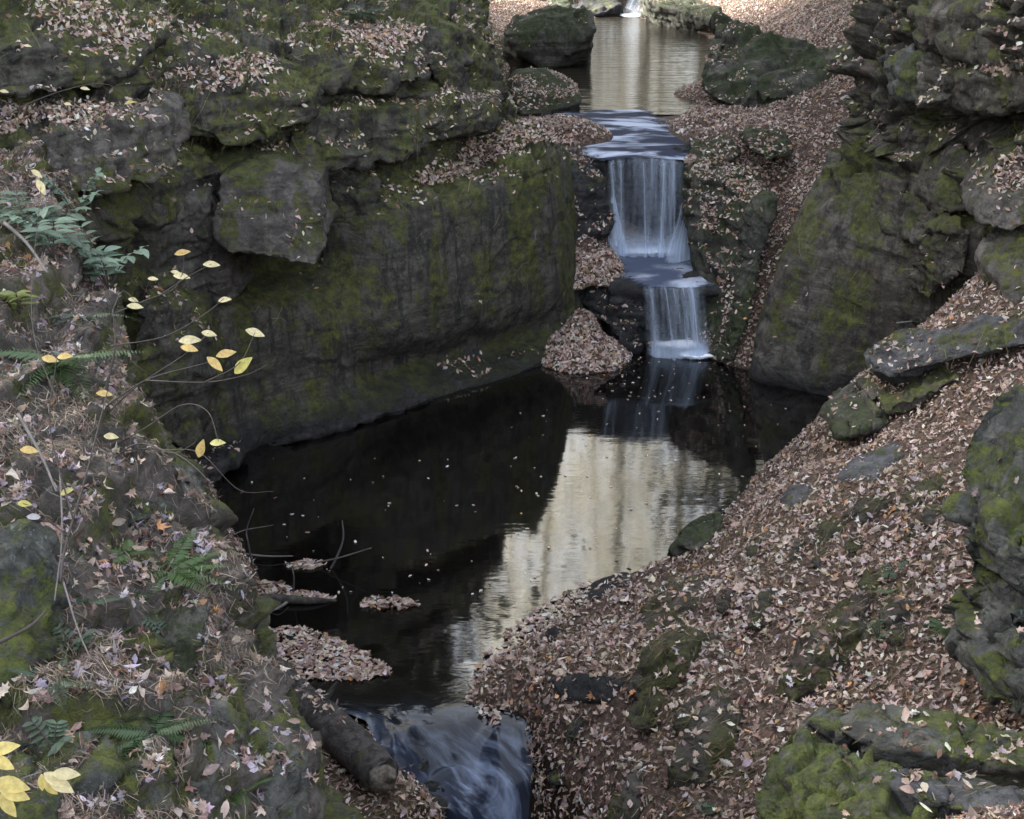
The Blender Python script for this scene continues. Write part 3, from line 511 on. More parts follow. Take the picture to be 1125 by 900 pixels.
# --- on the right slope
hr('rock_ledge', 'smooth dark grey ledge overhanging a black gap on the right slope', 'rock', [Pt(p) for p in [(962,402,'y',11.9),(970,385,'y',12.1),(1000,374,'y',12.2),(1060,367,'y',11.7),(1150,353,'y',11.0),(1150,374,'y',10.85),(1070,390,'y',11.3),(990,410,'y',11.65),(975,422,'y',12.3),(1050,410,'y',12.0),(1150,388,'y',11.5)]] + [Pt(p) + np.array([0, .45, -.02]) for p in [(962,400,'y',11.9),(1000,374,'y',12.2),(1060,367,'y',11.7),(1150,353,'y',11.0)]], M_SLAB, .022, sm=1, disp=dict(block=.06, big=.02, strata=.03, bs=.6), leaf=.3)
hr('rock_lump', 'dark rock in the shade right below the grey ledge', 'rock', back([(955,440,'y',11.95),(985,432,'y',11.95),(1040,425,'y',11.4),(1060,410,'y',11.4),(1010,450,'y',11.35),(965,460,'y',11.5)], .6), M_RIGHT, .028, leaf=.2)
hr('rock_lump', 'green mossy nose of rock above the water on the right slope', 'rock', back([(912,478,'y',11.75),(935,450,'y',12.1),(962,432,'y',12.3),(985,440,'y',12.0),(982,462,'y',11.5),(950,475,'y',11.3),(925,482,'y',11.4)], .6), M_BOULDER, .028, leaf=.15)
hr('shore_rock', 'mossy stone at the waterline on the right shore', 'rock', back([(728,615,'z',-.05),(742,598,'y',10.75),(765,574,'y',11.0),(795,562,'y',11.05),(792,585,'y',10.7),(765,606,'y',10.4)], .35, -.2), M_BOULDER, .028, leaf=.15)
# --- near right pillar and steps
hr('boulder', 'mossy round topped boulder at the right edge of the picture', 'boulder', back([(1092,585,'y',6.75),(1100,545,'y',6.9),(1124,500,'y',7.05),(1156,465,'y',7.1),(1206,470,'y',6.9),(1206,610,'y',6.3),(1111,606,'y',6.5)], .7), M_NEAR, .02, sm=1, disp=dict(big=.04, block=.06, bs=.5), leaf=.05)
hr('rock_block', 'cracked lichened block directly under the round topped boulder', 'rock', back([(1098,615,'y',6.6),(1126,608,'y',6.4),(1206,612,'y',6.15),(1206,700,'y',5.95),(1111,700,'y',6.2),(1096,660,'y',6.45)], .6), M_NEAR, .018, sm=1, disp=dict(big=.04, block=.12, crack=.06, bs=.36, strata=.05), leaf=.05)
hr('rock_block', 'tall squared block at the foot of the right edge boulder', 'rock', back([(1088,700,'y',6.3),(1111,690,'y',6.15),(1206,690,'y',5.9),(1206,800,'y',5.6),(1111,785,'y',5.8),(1092,765,'y',6.05)], .6), M_NEAR, .018, sm=1, disp=dict(big=.04, block=.10, crack=.05, bs=.4, strata=.05), leaf=.05)
hr('stone_step', 'upper mossy stone step in the lower right corner', 'rock', back([(885,790,'y',5.95),(905,768,'y',6.2),(990,775,'y',6.05),(1060,800,'y',5.85),(1180,812,'y',5.6),(1180,850,'y',5.3),(1060,835,'y',5.5),(985,822,'y',5.65),(925,805,'y',5.8)], .15, -.32), M_NEAR, .02, disp=dict(big=.03, block=.05, bs=.5), leaf=.35)
hr('stone_step', 'grey flat topped stone step in the very corner at lower right', 'rock', back([(955,848,'y',5.2),(1000,838,'y',5.35),(1100,868,'y',5.1),(1180,880,'y',5.0),(1180,910,'y',4.8),(1060,890,'y',4.9),(1000,872,'y',5.0)], .1, -.35), M_SLAB, .02, disp=dict(big=.03, block=.04, bs=.5), leaf=.3)
M_BRIGHT = rock_mat('bright_moss_rock', (.05, .05, .042), (.16, .155, .14), moss=1.0, lichen=.7, moss_a=(.045, .06, .014), moss_b=(.12, .145, .03), wet=0, streak=.3, red=.1)
hr('rock_block', 'bright moss covered block at the bottom edge right of centre', 'rock', back([(846,930,'y',5.15),(852,842,'y',5.55),(885,806,'y',5.7),(938,826,'y',5.5),(935,870,'y',5.25),(905,940,'y',4.85)], .3, -.2), M_BRIGHT, .018, sm=1, disp=dict(big=.04, block=.09, bs=.34, strata=.05), leaf=.12)
hr('rock_block', 'mossy block with a grey lichened front at the bottom edge under the steps', 'rock', back([(915,960,'y',4.75),(925,872,'y',5.2),(945,838,'y',5.4),(990,850,'y',5.25),(1040,888,'y',4.95),(1035,960,'y',4.6)], .3, -.2), M_BRIGHT, .018, sm=1, disp=dict(big=.04, block=.09, bs=.34, strata=.05), leaf=.12)
# --- in the near left bank
hr('rock_block', 'lichened grey block at the left edge above the ferns', 'rock', back([(-60,650,'y',3.77),(-10,640,'y',3.87),(22,655,'y',3.92),(32,715,'y',3.68),(22,775,'y',3.49),(-60,790,'y',3.34)], .4), M_NEAR, .018, disp=dict(big=.03, block=.04, bs=.3), leaf=.1)
hr('rock_block', 'pale blue green lichened face of rock near the crest of the left bank', 'rock', back([(132,540,'y',4.97),(150,520,'y',5.16),(200,528,'y',5.35),(205,575,'y',5.11),(190,592,'y',4.92),(140,580,'y',4.77)], .4, -.1), M_NEAR, .018, disp=dict(big=.03, block=.03, bs=.3), leaf=.1)
hr('rock_ledge', 'pale lichened ledge along the bottom edge in the left corner', 'rock', back([(-60,880,'y',3.01),(20,858,'y',3.10),(130,850,'y',3.25),(250,845,'y',3.53),(318,850,'y',3.77),(330,900,'y',3.63),(330,990,'y',3.34),(-60,990,'y',2.77)], .3, .0), M_NEAR, .018, disp=dict(big=.03, block=.05, bs=.3), leaf=.2)
hr('rock_block', 'dark mossy rock under leaves in the middle of the left bank', 'rock', back([(95,735,'y',3.77),(130,705,'y',3.96),(215,705,'y',4.25),(222,765,'y',3.96),(170,790,'y',3.77),(105,775,'y',3.68)], .3, 0), M_BOULDER, .018, disp=dict(big=.03, block=.05, bs=.3), leaf=.3)
# --- small stones along the right slope, set on the ground
from mathutils.bvhtree import BVHTree
def make_bvh():
    vs, ts, o = [], [], 0
    for nm, V, T, w in REG: vs.append(V); ts.append(T + o); o += len(V)
    return BVHTree.FromPolygons(np.vstack(vs).tolist(), np.vstack(ts).tolist(), all_triangles=True)
BVH = make_bvh()
def hit(u, v):
    d = ray(u, v); loc, nrm, idx, dist = BVH.ray_cast(Vector(CAM), Vector(d).normalized(), 200)
    return (np.array(loc), np.array(nrm)) if loc is not None else (Wt(u, v, 10), np.array([0, 0, 1.]))
def hump(name, label, poly, h, mat, leaf=.2, off=(0, 0), **kw):
    poly = [np.array(p, float) for p in poly]; c = sum(poly) / len(poly) + np.array(off); pts = []
    for q in poly:
        P, N = hit(*q); N = N if N[2] > 0 else -N; pts += [P + N * .015, P - N * .15]
        for f, k in ((.75, .7), (.4, 1.0)):
            P, N = hit(*(c + (q - c) * f)); N = N if N[2] > 0 else -N; pts.append(P + N * h * k)
    return hr(name, label, 'rock', pts, mat, **{**dict(vox=.022, sm=2, leaf=leaf, disp=dict(big=.03, block=.04, bs=.35, strata=.01, lam=.008)), **kw})
FLAT = dict(disp=dict(block=.012, big=.015, strata=0, crack=.01, fine=.012, lam=0), sm=1)
hump('flat_slab', 'bare blue grey slab lying flat in the leaves below the mossy nose', [(912,533),(935,506),(985,486),(994,499),(962,530)], .07, M_SLAB, .06, **FLAT)
hump('flat_slab', 'bare grey slab half covered by leaves nearer the water', [(852,556),(868,535),(894,531),(891,552),(868,563)], .07, M_SLAB, .08, **FLAT)
hump('rock_hump', 'broad smooth mossy hump in the middle of the right slope', [(688,694),(710,658),(755,630),(792,636),(772,664),(730,694)], 0.09, M_SLOPE, 0.35)
hump('rock_hump', 'mossy rock face streaming with brown needles low on the right slope', [(688,768),(706,722),(765,686),(798,698),(752,755),(715,778)], 0.14, M_SLOPE, 0.35)
hump('rock_hump', 'dark upright mossy rock under the humps near the bottom of the right slope', [(733,865),(743,785),(793,748),(820,772),(808,840),(775,868)], 0.20, M_SLOPE, 0.35, off=(0, -15))
hump('rock_hump', 'brown needle covered hump with a dark underside on the right slope', [(848,768),(878,705),(945,680),(960,703),(917,748),(870,778)], 0.17, M_SLOPE, 0.45, off=(5, -8))
hump('rock_hump', 'low mossy ledge under the round topped boulder on the upper right slope', [(975,562),(1010,526),(1048,516),(1036,540),(998,566)], 0.07, M_SLOPE, 0.35)
hump('rock_hump', 'small mossy ledge just below the blue grey slab', [(922,568),(952,543),(978,552),(952,577)], 0.07, M_SLOPE, 0.35)
hump('rock_hump', 'narrow stone rib poking through leaves in the middle of the right slope', [(886,594),(914,563),(937,572),(905,608)], 0.06, M_SLOPE, 0.35)
hump('rock_hump', 'grey stone rib upslope of the needle covered hump', [(932,648),(958,618),(980,630),(952,660)], 0.07, M_SLOPE, 0.35)
hump('rock_hump', 'dark rock face beside the mossy topped stone', [(900,690),(935,655),(965,650),(950,690),(915,712)], 0.12, M_SLOPE, 0.35)
hump('flat_slab', 'flat wet slab at the pale water by the right shore', [(618,655),(650,634),(692,628),(700,642),(650,662)], .05, M_WETROCK, .25, **FLAT)
hump('flat_slab', 'flat wet slab below the scattered floating leaves', [(600,748),(640,738),(690,748),(670,775),(615,772)], .06, M_WETROCK, .3, **FLAT)
SM = [(848,665,.20,'small dark stone above the broad mossy hump'),
      (1030,560,.18,'stone halfway between the boulder and the slab'),(880,735,.12,'small stone beside the needle covered hump'),(800,660,.14,'low stone right of the broad mossy hump'),(940,600,.15,'dark mossy stone in the middle of the leaf slope'),(1000,590,.14,'small stone in the leaves left of the round topped boulder'),
      (700,880,.2,'wet stone at the bottom edge right of the outflow'),(640,800,.16,'flat wet stone beside the outflow'),(610,700,.16,'flat stone at the edge of the pale water'),
      (530,790,.12,'dark stone in the outflow above the cascade'),(545,805,.14,'leafy stone splitting the outflow'),(615,850,.16,'dark stone at the right of the cascade'),(455,850,.16,'dark stone at the left of the cascade'),(470,812,.13,'black stone breaking the silky outflow near its left edge'),(520,822,.14,'wet stone with leaves in the middle of the outflow'),(575,812,.17,'leaf topped stone at the right edge of the outflow'),(500,795,.15,'low stone holding leaves at the head of the outflow'),(470,880,.2,'dark leafy stone at the foot of the log'),(985,688,.22,'mossy topped stone upslope of the needle covered hump'),(835,600,.14,'small mossy stone in the leaves above the shore'),(880,600,.15,'half hidden stone in the middle of the leaf slope'),(720,770,.2,'low mossy rock above the outflow'),(905,615,.12,'little dark stone among leaves right of the slope centre')]
for u, v, r, lb in SM:
    if r == 0: continue
    P, N = hit(u, v); wet_ = u < 680 and v > 620
    ax = np.array([.57, .82, .08]) * (1.9 if not wet_ else 1.3); bx = np.array([.82, -.57, -.38]) * .75; q = rng.normal(0, 1, (20, 3)); q /= np.linalg.norm(q, axis=1, keepdims=True); q *= rng.uniform(.8, 1.1, (20, 1))
    pts = [P + r * (a_ * ax + b_ * bx + np.array([0, 0, .38 * c_ - .02])) for a_, b_, c_ in q]
    wetp = (u < 680 and v > 620)
    hr('small_stone', lb, 'stone', pts, M_WETROCK if wetp else M_SLOPE, .02, disp=dict(big=.03, block=.03, bs=.2, strata=0, lam=0), leaf=.4, group='small stones showing through the leaves')
# ------------------------------------------------------------------ water
def sheet(name, C, res, mat, label, cat=None, kind=None, parent=None, bumpf=None, face=(0, 0, 1)):
    G = loft_grid(np.array(C), res); nr, nc = G.shape[:2]
    if bumpf is not None: G = G + bumpf(G)
    # uv: across, along (0 at the first row)
    uu = np.linspace(0, 1, nc)[None, :].repeat(nr, 0); vv = np.linspace(0, 1, nr)[:, None].repeat(nc, 1)
    gf = grid_faces(nr, nc); Vg = G.reshape(-1, 3)
    if np.cross(Vg[gf[:, 1]] - Vg[gf[:, 0]], Vg[gf[:, 2]] - Vg[gf[:, 0]])[:, 2].mean() < 0: gf = gf[:, ::-1].copy()   # water surfaces face up
    o = mesh_obj(name, Vg, gf, mat, parent=parent, uv=np.stack([uu.ravel(), vv.ravel()], 1))
    if parent is None: tag(o, label, cat, kind=kind)
    return o
def outflow_mat():
    t = NT('outflow_water'); P = t.pos(); uv = t.n('ShaderNodeTexCoord').outputs['UV']; sep = t.n('ShaderNodeSeparateXYZ'); t.link(P, sep.inputs[0])
    fast = t.ramp(t.math('ADD', sep.outputs[1], t.math('MULTIPLY', t.noise(P, 1.5, 2), .5)), 7.7, 8.85, 1, 0)
    s = t.noise(t.mapping(uv, (3.2, 3.6, 1)), 1, 5, .6, 2.2); s2 = t.noise(t.mapping(uv, (13, 3, 1)), 1, 3, .5, .4)
    f = t.math('MULTIPLY', t.ramp(t.math('ADD', t.math('MULTIPLY', s, .75), t.math('MULTIPLY', s2, .25)), .46, .68), fast)
    d = t.n('ShaderNodeBsdfDiffuse'); t.link(t.mix(f, t.mix(fast, (.0045, .0040, .0035), (.03, .038, .06)), (.30, .37, .52)), d.inputs[0])
    rip = t.ramp(sep.outputs[1], 8.1, 9.0, 1, 0)
    n1 = t.bump(t.noise(t.mapping(P, (1.2, 3.2, 1)), 1.6, 3, .5, .4), .07, .02); n2 = t.bump(t.noise(t.mapping(P, (.8, 2.6, 1)), 7, 3, .5, .4), .035, .008, n1); n3 = t.bump(t.noise(t.mapping(P, (1.5, 5, 1)), 5, 3, .5, .4), .3, .02, n2); t.link(t.math('MULTIPLY', rip, .22), n3.node.inputs['Strength']); n2 = n3
    g = t.n('ShaderNodeBsdfGlossy'); t.link(t.ramp(fast, 0, 1, .045, .26), g.inputs['Roughness']); fr = t.n('ShaderNodeFresnel'); t.link(t.ramp(sep.outputs[1], 8.15, 8.95, 1.5, 2.35), fr.inputs['IOR'])
    for k in (g, fr): t.link(n2, k.inputs['Normal'])
    mx = t.n('ShaderNodeMixShader'); t.link(t.math('MULTIPLY', fr.outputs[0], t.ramp(fast, 0, 1, 1, .4)), mx.inputs[0]); t.link(d.outputs[0], mx.inputs[1]); t.link(g.outputs[0], mx.inputs[2])
    return t.done(mx.outputs[0])
M_OUT = outflow_mat(); M_POOL = M_OUT
M_STREAM = water_mat('stream_water', base=(.03, .026, .02), ior=1.5, bumps=((1.2, .5, 3.5, .5, .05), (4, .4, 2.6, .35, .02)), rough=.06)
gxp = np.linspace(-7, 8.5, 60); gyp = np.linspace(9.0, 19.0, 60); A, B = np.meshgrid(gxp, gyp)
o = mesh_obj('pool_water', np.stack([A.ravel(), B.ravel(), np.zeros(A.size)], 1), grid_faces(60, 60), M_POOL); tag(o, 'still dark pool water reflecting the cliffs and bright trees', kind='structure')
gxp = np.linspace(-3, 9, 50); gyp = np.linspace(23.2, 62, 80); A, B = np.meshgrid(gxp, gyp)
o = mesh_obj('stream_water', np.stack([A.ravel(), B.ravel(), np.full(A.size, 2.5)], 1), grid_faces(80, 50), M_STREAM); tag(o, 'calm upper stream water with pale gold reflections', kind='structure')
# rapid run between the stream and the lip
def silk_water(name, base, white, sx, sy, lo, hi, top, ior=1.4, rough=.16, gl=1.):
    t = NT(name); P = t.pos(); uv = t.n('ShaderNodeTexCoord').outputs['UV']
    s = t.noise(t.mapping(uv, (sx, sy, 1)), 1, 4, .55, .6)
    f = t.ramp(s, lo, hi, 0, top)
    d = t.n('ShaderNodeBsdfDiffuse'); t.link(t.mix(f, base, white), d.inputs[0])
    nrm = t.bump(s, .5, .05)
    g = t.n('ShaderNodeBsdfGlossy'); g.inputs['Roughness'].default_value = rough; fr = t.n('ShaderNodeFresnel'); fr.inputs['IOR'].default_value = ior
    for k in (g, fr): t.link(nrm, k.inputs['Normal'])
    mx = t.n('ShaderNodeMixShader'); t.link(t.math('MULTIPLY', fr.outputs[0], gl), mx.inputs[0]); t.link(d.outputs[0], mx.inputs[1]); t.link(g.outputs[0], mx.inputs[2])
    sp_ = t.n('ShaderNodeSeparateXYZ'); t.link(uv, sp_.inputs[0]); wob = t.math('MULTIPLY', t.math('SUBTRACT', t.noise(P, 5, 4, .6), .5), .35); x = t.math('ADD', sp_.outputs[0], wob)
    al = t.math('MULTIPLY', t.ramp(x, .06, .24), t.ramp(x, .76, .94, 1, 0)); tr = t.n('ShaderNodeBsdfTransparent'); m2 = t.n('ShaderNodeMixShader'); t.link(al, m2.inputs[0]); t.link(tr.outputs[0], m2.inputs[1]); t.link(mx.outputs[0], m2.inputs[2])
    return t.done(m2.outputs[0])
M_RUN = silk_water('rushing_water', (.030, .038, .065), (.50, .56, .70), 2.2, 9, .44, .64, .9, 1.3, .3, .10)
run = [[(600,121,'z',2.506),(640,121,'z',2.506),(672,121,'z',2.506),(712,121,'z',2.506)], [(612,136,'z',2.50),(650,135,'z',2.51),(690,137,'z',2.50),(742,140,'z',2.48)], [(622,152,'z',2.46),(668,150,'z',2.48),(720,150,'z',2.48),(772,151,'z',2.46)],
       [(640,166,'z',2.42),(682,164,'z',2.45),(728,163,'z',2.45),(770,163,'z',2.42)], [(662,176,'y',19.42),(692,174,'y',19.36),(726,174,'y',19.34),(764,177,'y',19.38)]]
def widen(rows, d0, d1):
    out = []
    for i, r in enumerate(rows):
        r = [np.array(p, float) for p in r]; k = 0 if i == len(rows) - 1 else 1
        out.append([r[0] + np.array([-d0 * k, 0, -.01])] + r + [r[-1] + np.array([d1 * k, 0, -.01])])
    return out
sheet('stream_water', widen([[Pt(p) for p in r] for r in run], .35, .35), .05, M_RUN, 'white rushing water sliding to the lip of the falls', kind='structure',
      bumpf=lambda G: np.stack([0 * G[..., 0], 0 * G[..., 0], .05 * fbm(G.reshape(-1, 3) * [2.2, 3.5, 1], 3, 91).reshape(G.shape[:2])], -1))
# falls ------------------------------------------------------------
def fall(name, label, lip, foot, bulge, mats, nstr, seed, strands):
    """lip / foot: lists of world points across; one curtain in the Empty plus narrow strands in front of it."""
    lip = np.array(lip); foot = np.array(foot); root = empty(name, (foot[:, 0].mean(), foot[:, 1].mean(), foot[:, 2].min())); tag(root, label, 'waterfall')
    def build(nm, a, b, off, mat, phase):
        rows = []
        for t in np.linspace(0, 1, 9):
            s = t ** 1.7; k = math.sin(min(1, t * 1.25) * math.pi * .5) * bulge
            row = a * (1 - s) + b * s; row = row + (b - a) * [1, 1, 0] * (t - s) * .25
            row[:, 1] -= k * (1 - t * .35) + off; row[:, 2] += .02 * (1 - t)
            rows.append(row)
        G = loft_grid(np.array(rows), .03); nr, nc = G.shape[:2]
        w = fbm(np.stack([np.linspace(0, 1, nc) * 16 + phase, np.zeros(nc), np.zeros(nc)], 1), 3, seed)
        G[:, :, 1] += (w * .16)[None, :] * np.linspace(.4, 1, nr)[:, None]
        uu = np.linspace(0, 1, nc)[None, :].repeat(nr, 0); vv = np.linspace(0, 1, nr)[:, None].repeat(nc, 1)
        return mesh_obj(nm, G.reshape(-1, 3), grid_faces(nr, nc), mat, parent=root, uv=np.stack([uu.ravel(), vv.ravel()], 1))
    build('curtain', lip, foot, 0, mats[0], 0); build('veil', lip, foot, .07, mats[1], 5.5)
    for (l0, l1, f0, f1, off) in strands:
        def lerp(Pl, x): i = x * (len(Pl) - 1); k = min(int(i), len(Pl) - 2); return Pl[k] * (1 - i + k) + Pl[k + 1] * (i - k)
        a = np.array([lerp(lip, x) for x in np.linspace(l0, l1, 4)]); b = np.array([lerp(foot, x) for x in np.linspace(f0, f1, 4)])
        build('strand', a, b, off, mats[2], l0 * 30)
    return root
MF1 = silk_mat('falling_water_fine', 11, .7, .42, .86, .04, .85, fadeend=(.03, 0.)); MF2 = silk_mat('falling_water_coarse', 5, .5, .42, .84, .0, .75, fadeend=(.04, 0.), seed=3.3); MF3 = silk_mat('falling_water_strand', 4, .5, .3, .75, .10, .7, edge=.45, fadeend=(.06, 0.), seed=7)
up = fall('waterfall', 'tall upper waterfall of silky white strands over a dark ledge', [Wy(666, 176, 19.42), Wy(690, 174, 19.36), Wy(718, 174, 19.33), Wy(740, 176, 19.36), Wy(758, 180, 19.40)],
     [Wy(668, 280, 19.1), Wy(690, 284, 18.95), Wy(716, 284, 18.95), Wy(738, 280, 19.0), Wy(758, 276, 19.1)], .12, (MF1, MF2, MF3), 0, 3,
     [(.12, .2, .12, .22, .12), (.36, .42, .40, .46, .13), (.56, .68, .55, .66, .12), (.70, .76, .74, .80, .14), (.0, .1, .0, .26, .1)])
lo = fall('waterfall', 'short lower waterfall fanning into the dark pool', [Wy(704, 316, 17.42), Wy(724, 314, 17.36), Wy(742, 317, 17.34), Wy(758, 314, 17.36), Wy(774, 314, 17.42)],
     [Wy(708, 388, 17.1), Wy(730, 393, 16.95), Wy(748, 394, 16.92), Wy(764, 393, 16.95), Wy(783, 388, 17.05)], .10, (MF1, MF2, MF3), 0, 8,
     [(.05, .22, .06, .24, .1), (.30, .36, .34, .42, .12), (.62, .9, .60, .94, .1), (.72, .8, .74, .84, .13)])
# curling side fan beside the tall fall
def fan(rows, mat, root, name='side_fan'):
    G = loft_grid(np.array([[Pt(p) for p in r] for r in rows]), .03); nr, nc = G.shape[:2]
    uu = np.linspace(0, 1, nc)[None, :].repeat(nr, 0); vv = np.linspace(0, 1, nr)[:, None].repeat(nc, 1)
    return mesh_obj(name, G.reshape(-1, 3), grid_faces(nr, nc), mat, parent=root, uv=np.stack([uu.ravel(), vv.ravel()], 1))
MF4 = silk_mat('falling_water_fan', 7, .5, .34, .66, .10, .75, edge=.2, fadeend=(.2, .12), seed=11)
fan([[(752,208,'y',19.2),(756,206,'y',19.2),(760,208,'y',19.25)], [(742,245,'y',18.95),(752,240,'y',18.95),(760,242,'y',19.05)], [(732,272,'y',18.75),(746,270,'y',18.75),(762,272,'y',18.85)], [(728,290,'y',18.45),(744,296,'y',18.4),(762,302,'y',18.5)]], MF4, up)
fan([[(668,214,'y',19.3),(672,210,'y',19.25),(676,212,'y',19.25)], [(666,245,'y',19.1),(676,245,'y',19.05),(684,246,'y',19.05)], [(666,272,'y',18.95),(680,276,'y',18.9),(694,276,'y',18.9)]], MF4, up)
M_MID = silk_water('ledge_pool_water', (.07, .085, .13), (.68, .74, .86), 2.0, 3.4, .44, .78, .75, 1.3, .4, .1)
mid = [[(660,262,'z',.97),(690,264,'z',.975),(725,264,'z',.975),(768,262,'z',.97)], [(668,282,'z',.965),(700,282,'z',.98),(735,280,'z',.98),(770,282,'z',.965)], [(680,300,'z',.95),(712,298,'z',.96),(745,298,'z',.965),(778,300,'z',.95)], [(696,312,'z',.93),(722,311,'z',.945),(750,311,'z',.945),(780,311,'z',.93)], [(702,318,'y',17.40),(724,316,'y',17.34),(748,317,'y',17.32),(776,316,'y',17.40)]]
sheet('ledge_water', widen([[Pt(p) for p in r] for r in mid], .2, .2), .04, M_MID, 'silky water crossing the ledge between the two falls', kind='structure',
      bumpf=lambda G: np.stack([0 * G[..., 0], 0 * G[..., 0], .05 * fbm(G.reshape(-1, 3) * [2.5, 2.5, 1], 3, 19).reshape(G.shape[:2])], -1))
# foam where the falls land
def foam_mat(name, top=.95):
    t = NT(name); uv = t.n('ShaderNodeTexCoord').outputs['UV']
    v = t.n('ShaderNodeVectorMath', operation='SUBTRACT'); t.link(uv, v.inputs[0]); v.inputs[1].default_value = (.5, .5, 0)
    l = t.n('ShaderNodeVectorMath', operation='LENGTH'); t.link(v.outputs[0], l.inputs[0])
    f = t.math('ADD', t.ramp(l.outputs['Value'], .08, .48, 1, 0), t.math('MULTIPLY', t.math('SUBTRACT', t.noise(t.mapping(uv, (5, 7, 1)), 1, 4, .6, .5), .5), .9))
    s = t.math('MULTIPLY', t.ramp(f, .25, .95, 0, top), t.ramp(l.outputs['Value'], .36, .49, 1, 0))
    tr = t.n('ShaderNodeBsdfTransparent'); d = t.n('ShaderNodeBsdfDiffuse'); d.inputs[0].default_value = (.84, .87, .92, 1)
    mx = t.n('ShaderNodeMixShader'); t.link(s, mx.inputs[0]); t.link(tr.outputs[0], mx.inputs[1]); t.link(d.outputs[0], mx.inputs[2])
    return t.done(mx.outputs[0])
MFO = foam_mat('white_foam')
def foam(c, rx, ry, h, label, rot=0):
    n = 24; a, b = np.meshgrid(np.linspace(-1, 1, n), np.linspace(-1, 1, n)); r = np.sqrt(a * a + b * b)
    hz = h * np.clip(1 - r * r, 0, 1) * (1 + .8 * fbm(np.stack([a.ravel() * 3, b.ravel() * 3, 0 * a.ravel() + c[0]], 1), 3, 4).reshape(n, n))
    x = a * rx; y = b * ry; V = np.stack([c[0] + x * math.cos(rot) - y * math.sin(rot), c[1] + x * math.sin(rot) + y * math.cos(rot), c[2] + hz], -1).reshape(-1, 3)
    o = mesh_obj('foam', V, grid_faces(n, n), MFO, uv=np.stack([(a.ravel() + 1) / 2, (b.ravel() + 1) / 2], 1)); tag(o, label, kind='stuff')
foam(Wz(750, 382, .012), .70, .42, .10, 'white foam where the lower waterfall meets the pool')
foam(Wz(712, 278, .985), .80, .34, .06, 'white foam at the foot of the upper waterfall')
foam(Wz(768, 391, .010), .55, .30, .04, 'pale foam drifting at the right of the lower waterfall')
# outflow cascade
outc = [[np.array(q) for q in ((-4.5, 9.0, 0), (-1.2, 9.0, 0), (0, 9.0, 0), (2.2, 9.0, 0))], [(300,758,'z',.0),(440,762,'z',.0),(490,762,'z',.0),(600,758,'z',.0)], [(404,786,'z',.004),(450,786,'z',.006),(500,786,'z',.006),(560,784,'z',.004)], [(424,806,'z',-.03),(460,808,'z',-.05),(515,806,'z',-.05),(575,800,'z',-.02)],
        [(430,832,'z',-.10),(475,834,'z',-.16),(530,832,'z',-.16),(585,826,'z',-.12)], [(448,858,'z',-.20),(500,860,'z',-.28),(550,858,'z',-.28),(594,850,'z',-.24)], [(485,884,'z',-.36),(525,886,'z',-.44),(562,884,'z',-.44),(596,876,'z',-.40)],
        [(508,915,'z',-.60),(540,918,'z',-.66),(568,918,'z',-.66),(598,910,'z',-.60)], [(515,990,'z',-1.1),(545,990,'z',-1.15),(570,990,'z',-1.15),(600,990,'z',-1.1)]]
def outb(G):
    P = G.reshape(-1, 3); d = smooth(8.5, 7.9, P[:, 1]) * (.30 * fbm(P * [2.4, 2.0, 1] + 2.5 * fbm(P * 1.5, 2, 8)[:, None], 3, 44) + .06 * fbm(P * [7, 3, 1], 2, 45))
    return np.stack([0 * d, 0 * d, d], 1).reshape(G.shape)
sheet('outflow_water', widen([[Pt(p) if len(p) == 4 else p for p in r] for r in outc], .12, .25), .03, M_OUT, 'blue silky water spilling out of the pool over low rocks', kind='structure', bumpf=outb)

# small cascade at the far end of the upper stream
fc = empty('waterfall', Wz(694, 18, 2.5)); tag(fc, 'tiny distant cascade entering the upper stream at the top edge', 'waterfall')
fan([[(690,-4,'y',48.5),(700,-5,'y',48.5),(712,-4,'y',48.5)], [(686,6,'y',47.2),(696,6,'y',47.0),(710,6,'y',47.2)], [(680,17,'y',45.5),(692,19,'y',45.2),(706,18,'y',45.5)]], silk_mat('falling_water_far', 5, .6, .35, .7, .1, .5, edge=.2), fc, 'curtain')
# ------------------------------------------------------------------ fallen leaves, needles
M_LEAF = leaf_mat('dry_leaf'); M_YELLOW = leaf_mat('yellow_leaf', .5, .45, .35); M_GREEN = leaf_mat('green_leaf', .45, .3, .45)
PAL = np.array([(.52,.40,.33),(.60,.48,.40),(.44,.31,.24),(.68,.57,.50),(.32,.22,.18),(.57,.43,.38),(.13,.08,.06),(.50,.42,.44),(.74,.65,.58),(.52,.28,.13),(.62,.48,.40),(.22,.13,.10)])
PW = np.array([.15,.14,.12,.10,.09,.11,.07,.06,.05,.03,.06,.06]); PW = PW / PW.sum()
def leaf_shape(kind):
    if kind == 0:   # oak like, lobed
        o = [(0,-.5),(.10,-.34),(.07,-.26),(.24,-.20),(.15,-.08),(.34,.05),(.19,.13),(.27,.30),(.10,.30),(0,.5)]
    elif kind == 1: # plain oval
        o = [(0,-.5),(.15,-.33),(.25,-.08),(.22,.15),(.12,.34),(0,.5)]
    elif kind == 2: # maple like
        o = [(0,-.42),(.05,-.25),(.30,-.32),(.27,-.14),(.50,.02),(.28,.10),(.30,.28),(.12,.20),(0,.52)]
    else:           # curled strip
        o = [(0,-.5),(.09,-.2),(.12,.1),(.06,.35),(0,.5)]
    r = o + [(-x, y) for x, y in o[-2:0:-1]]
    return np.array(r)
SHP = [leaf_shape(k) for k in range(4)]
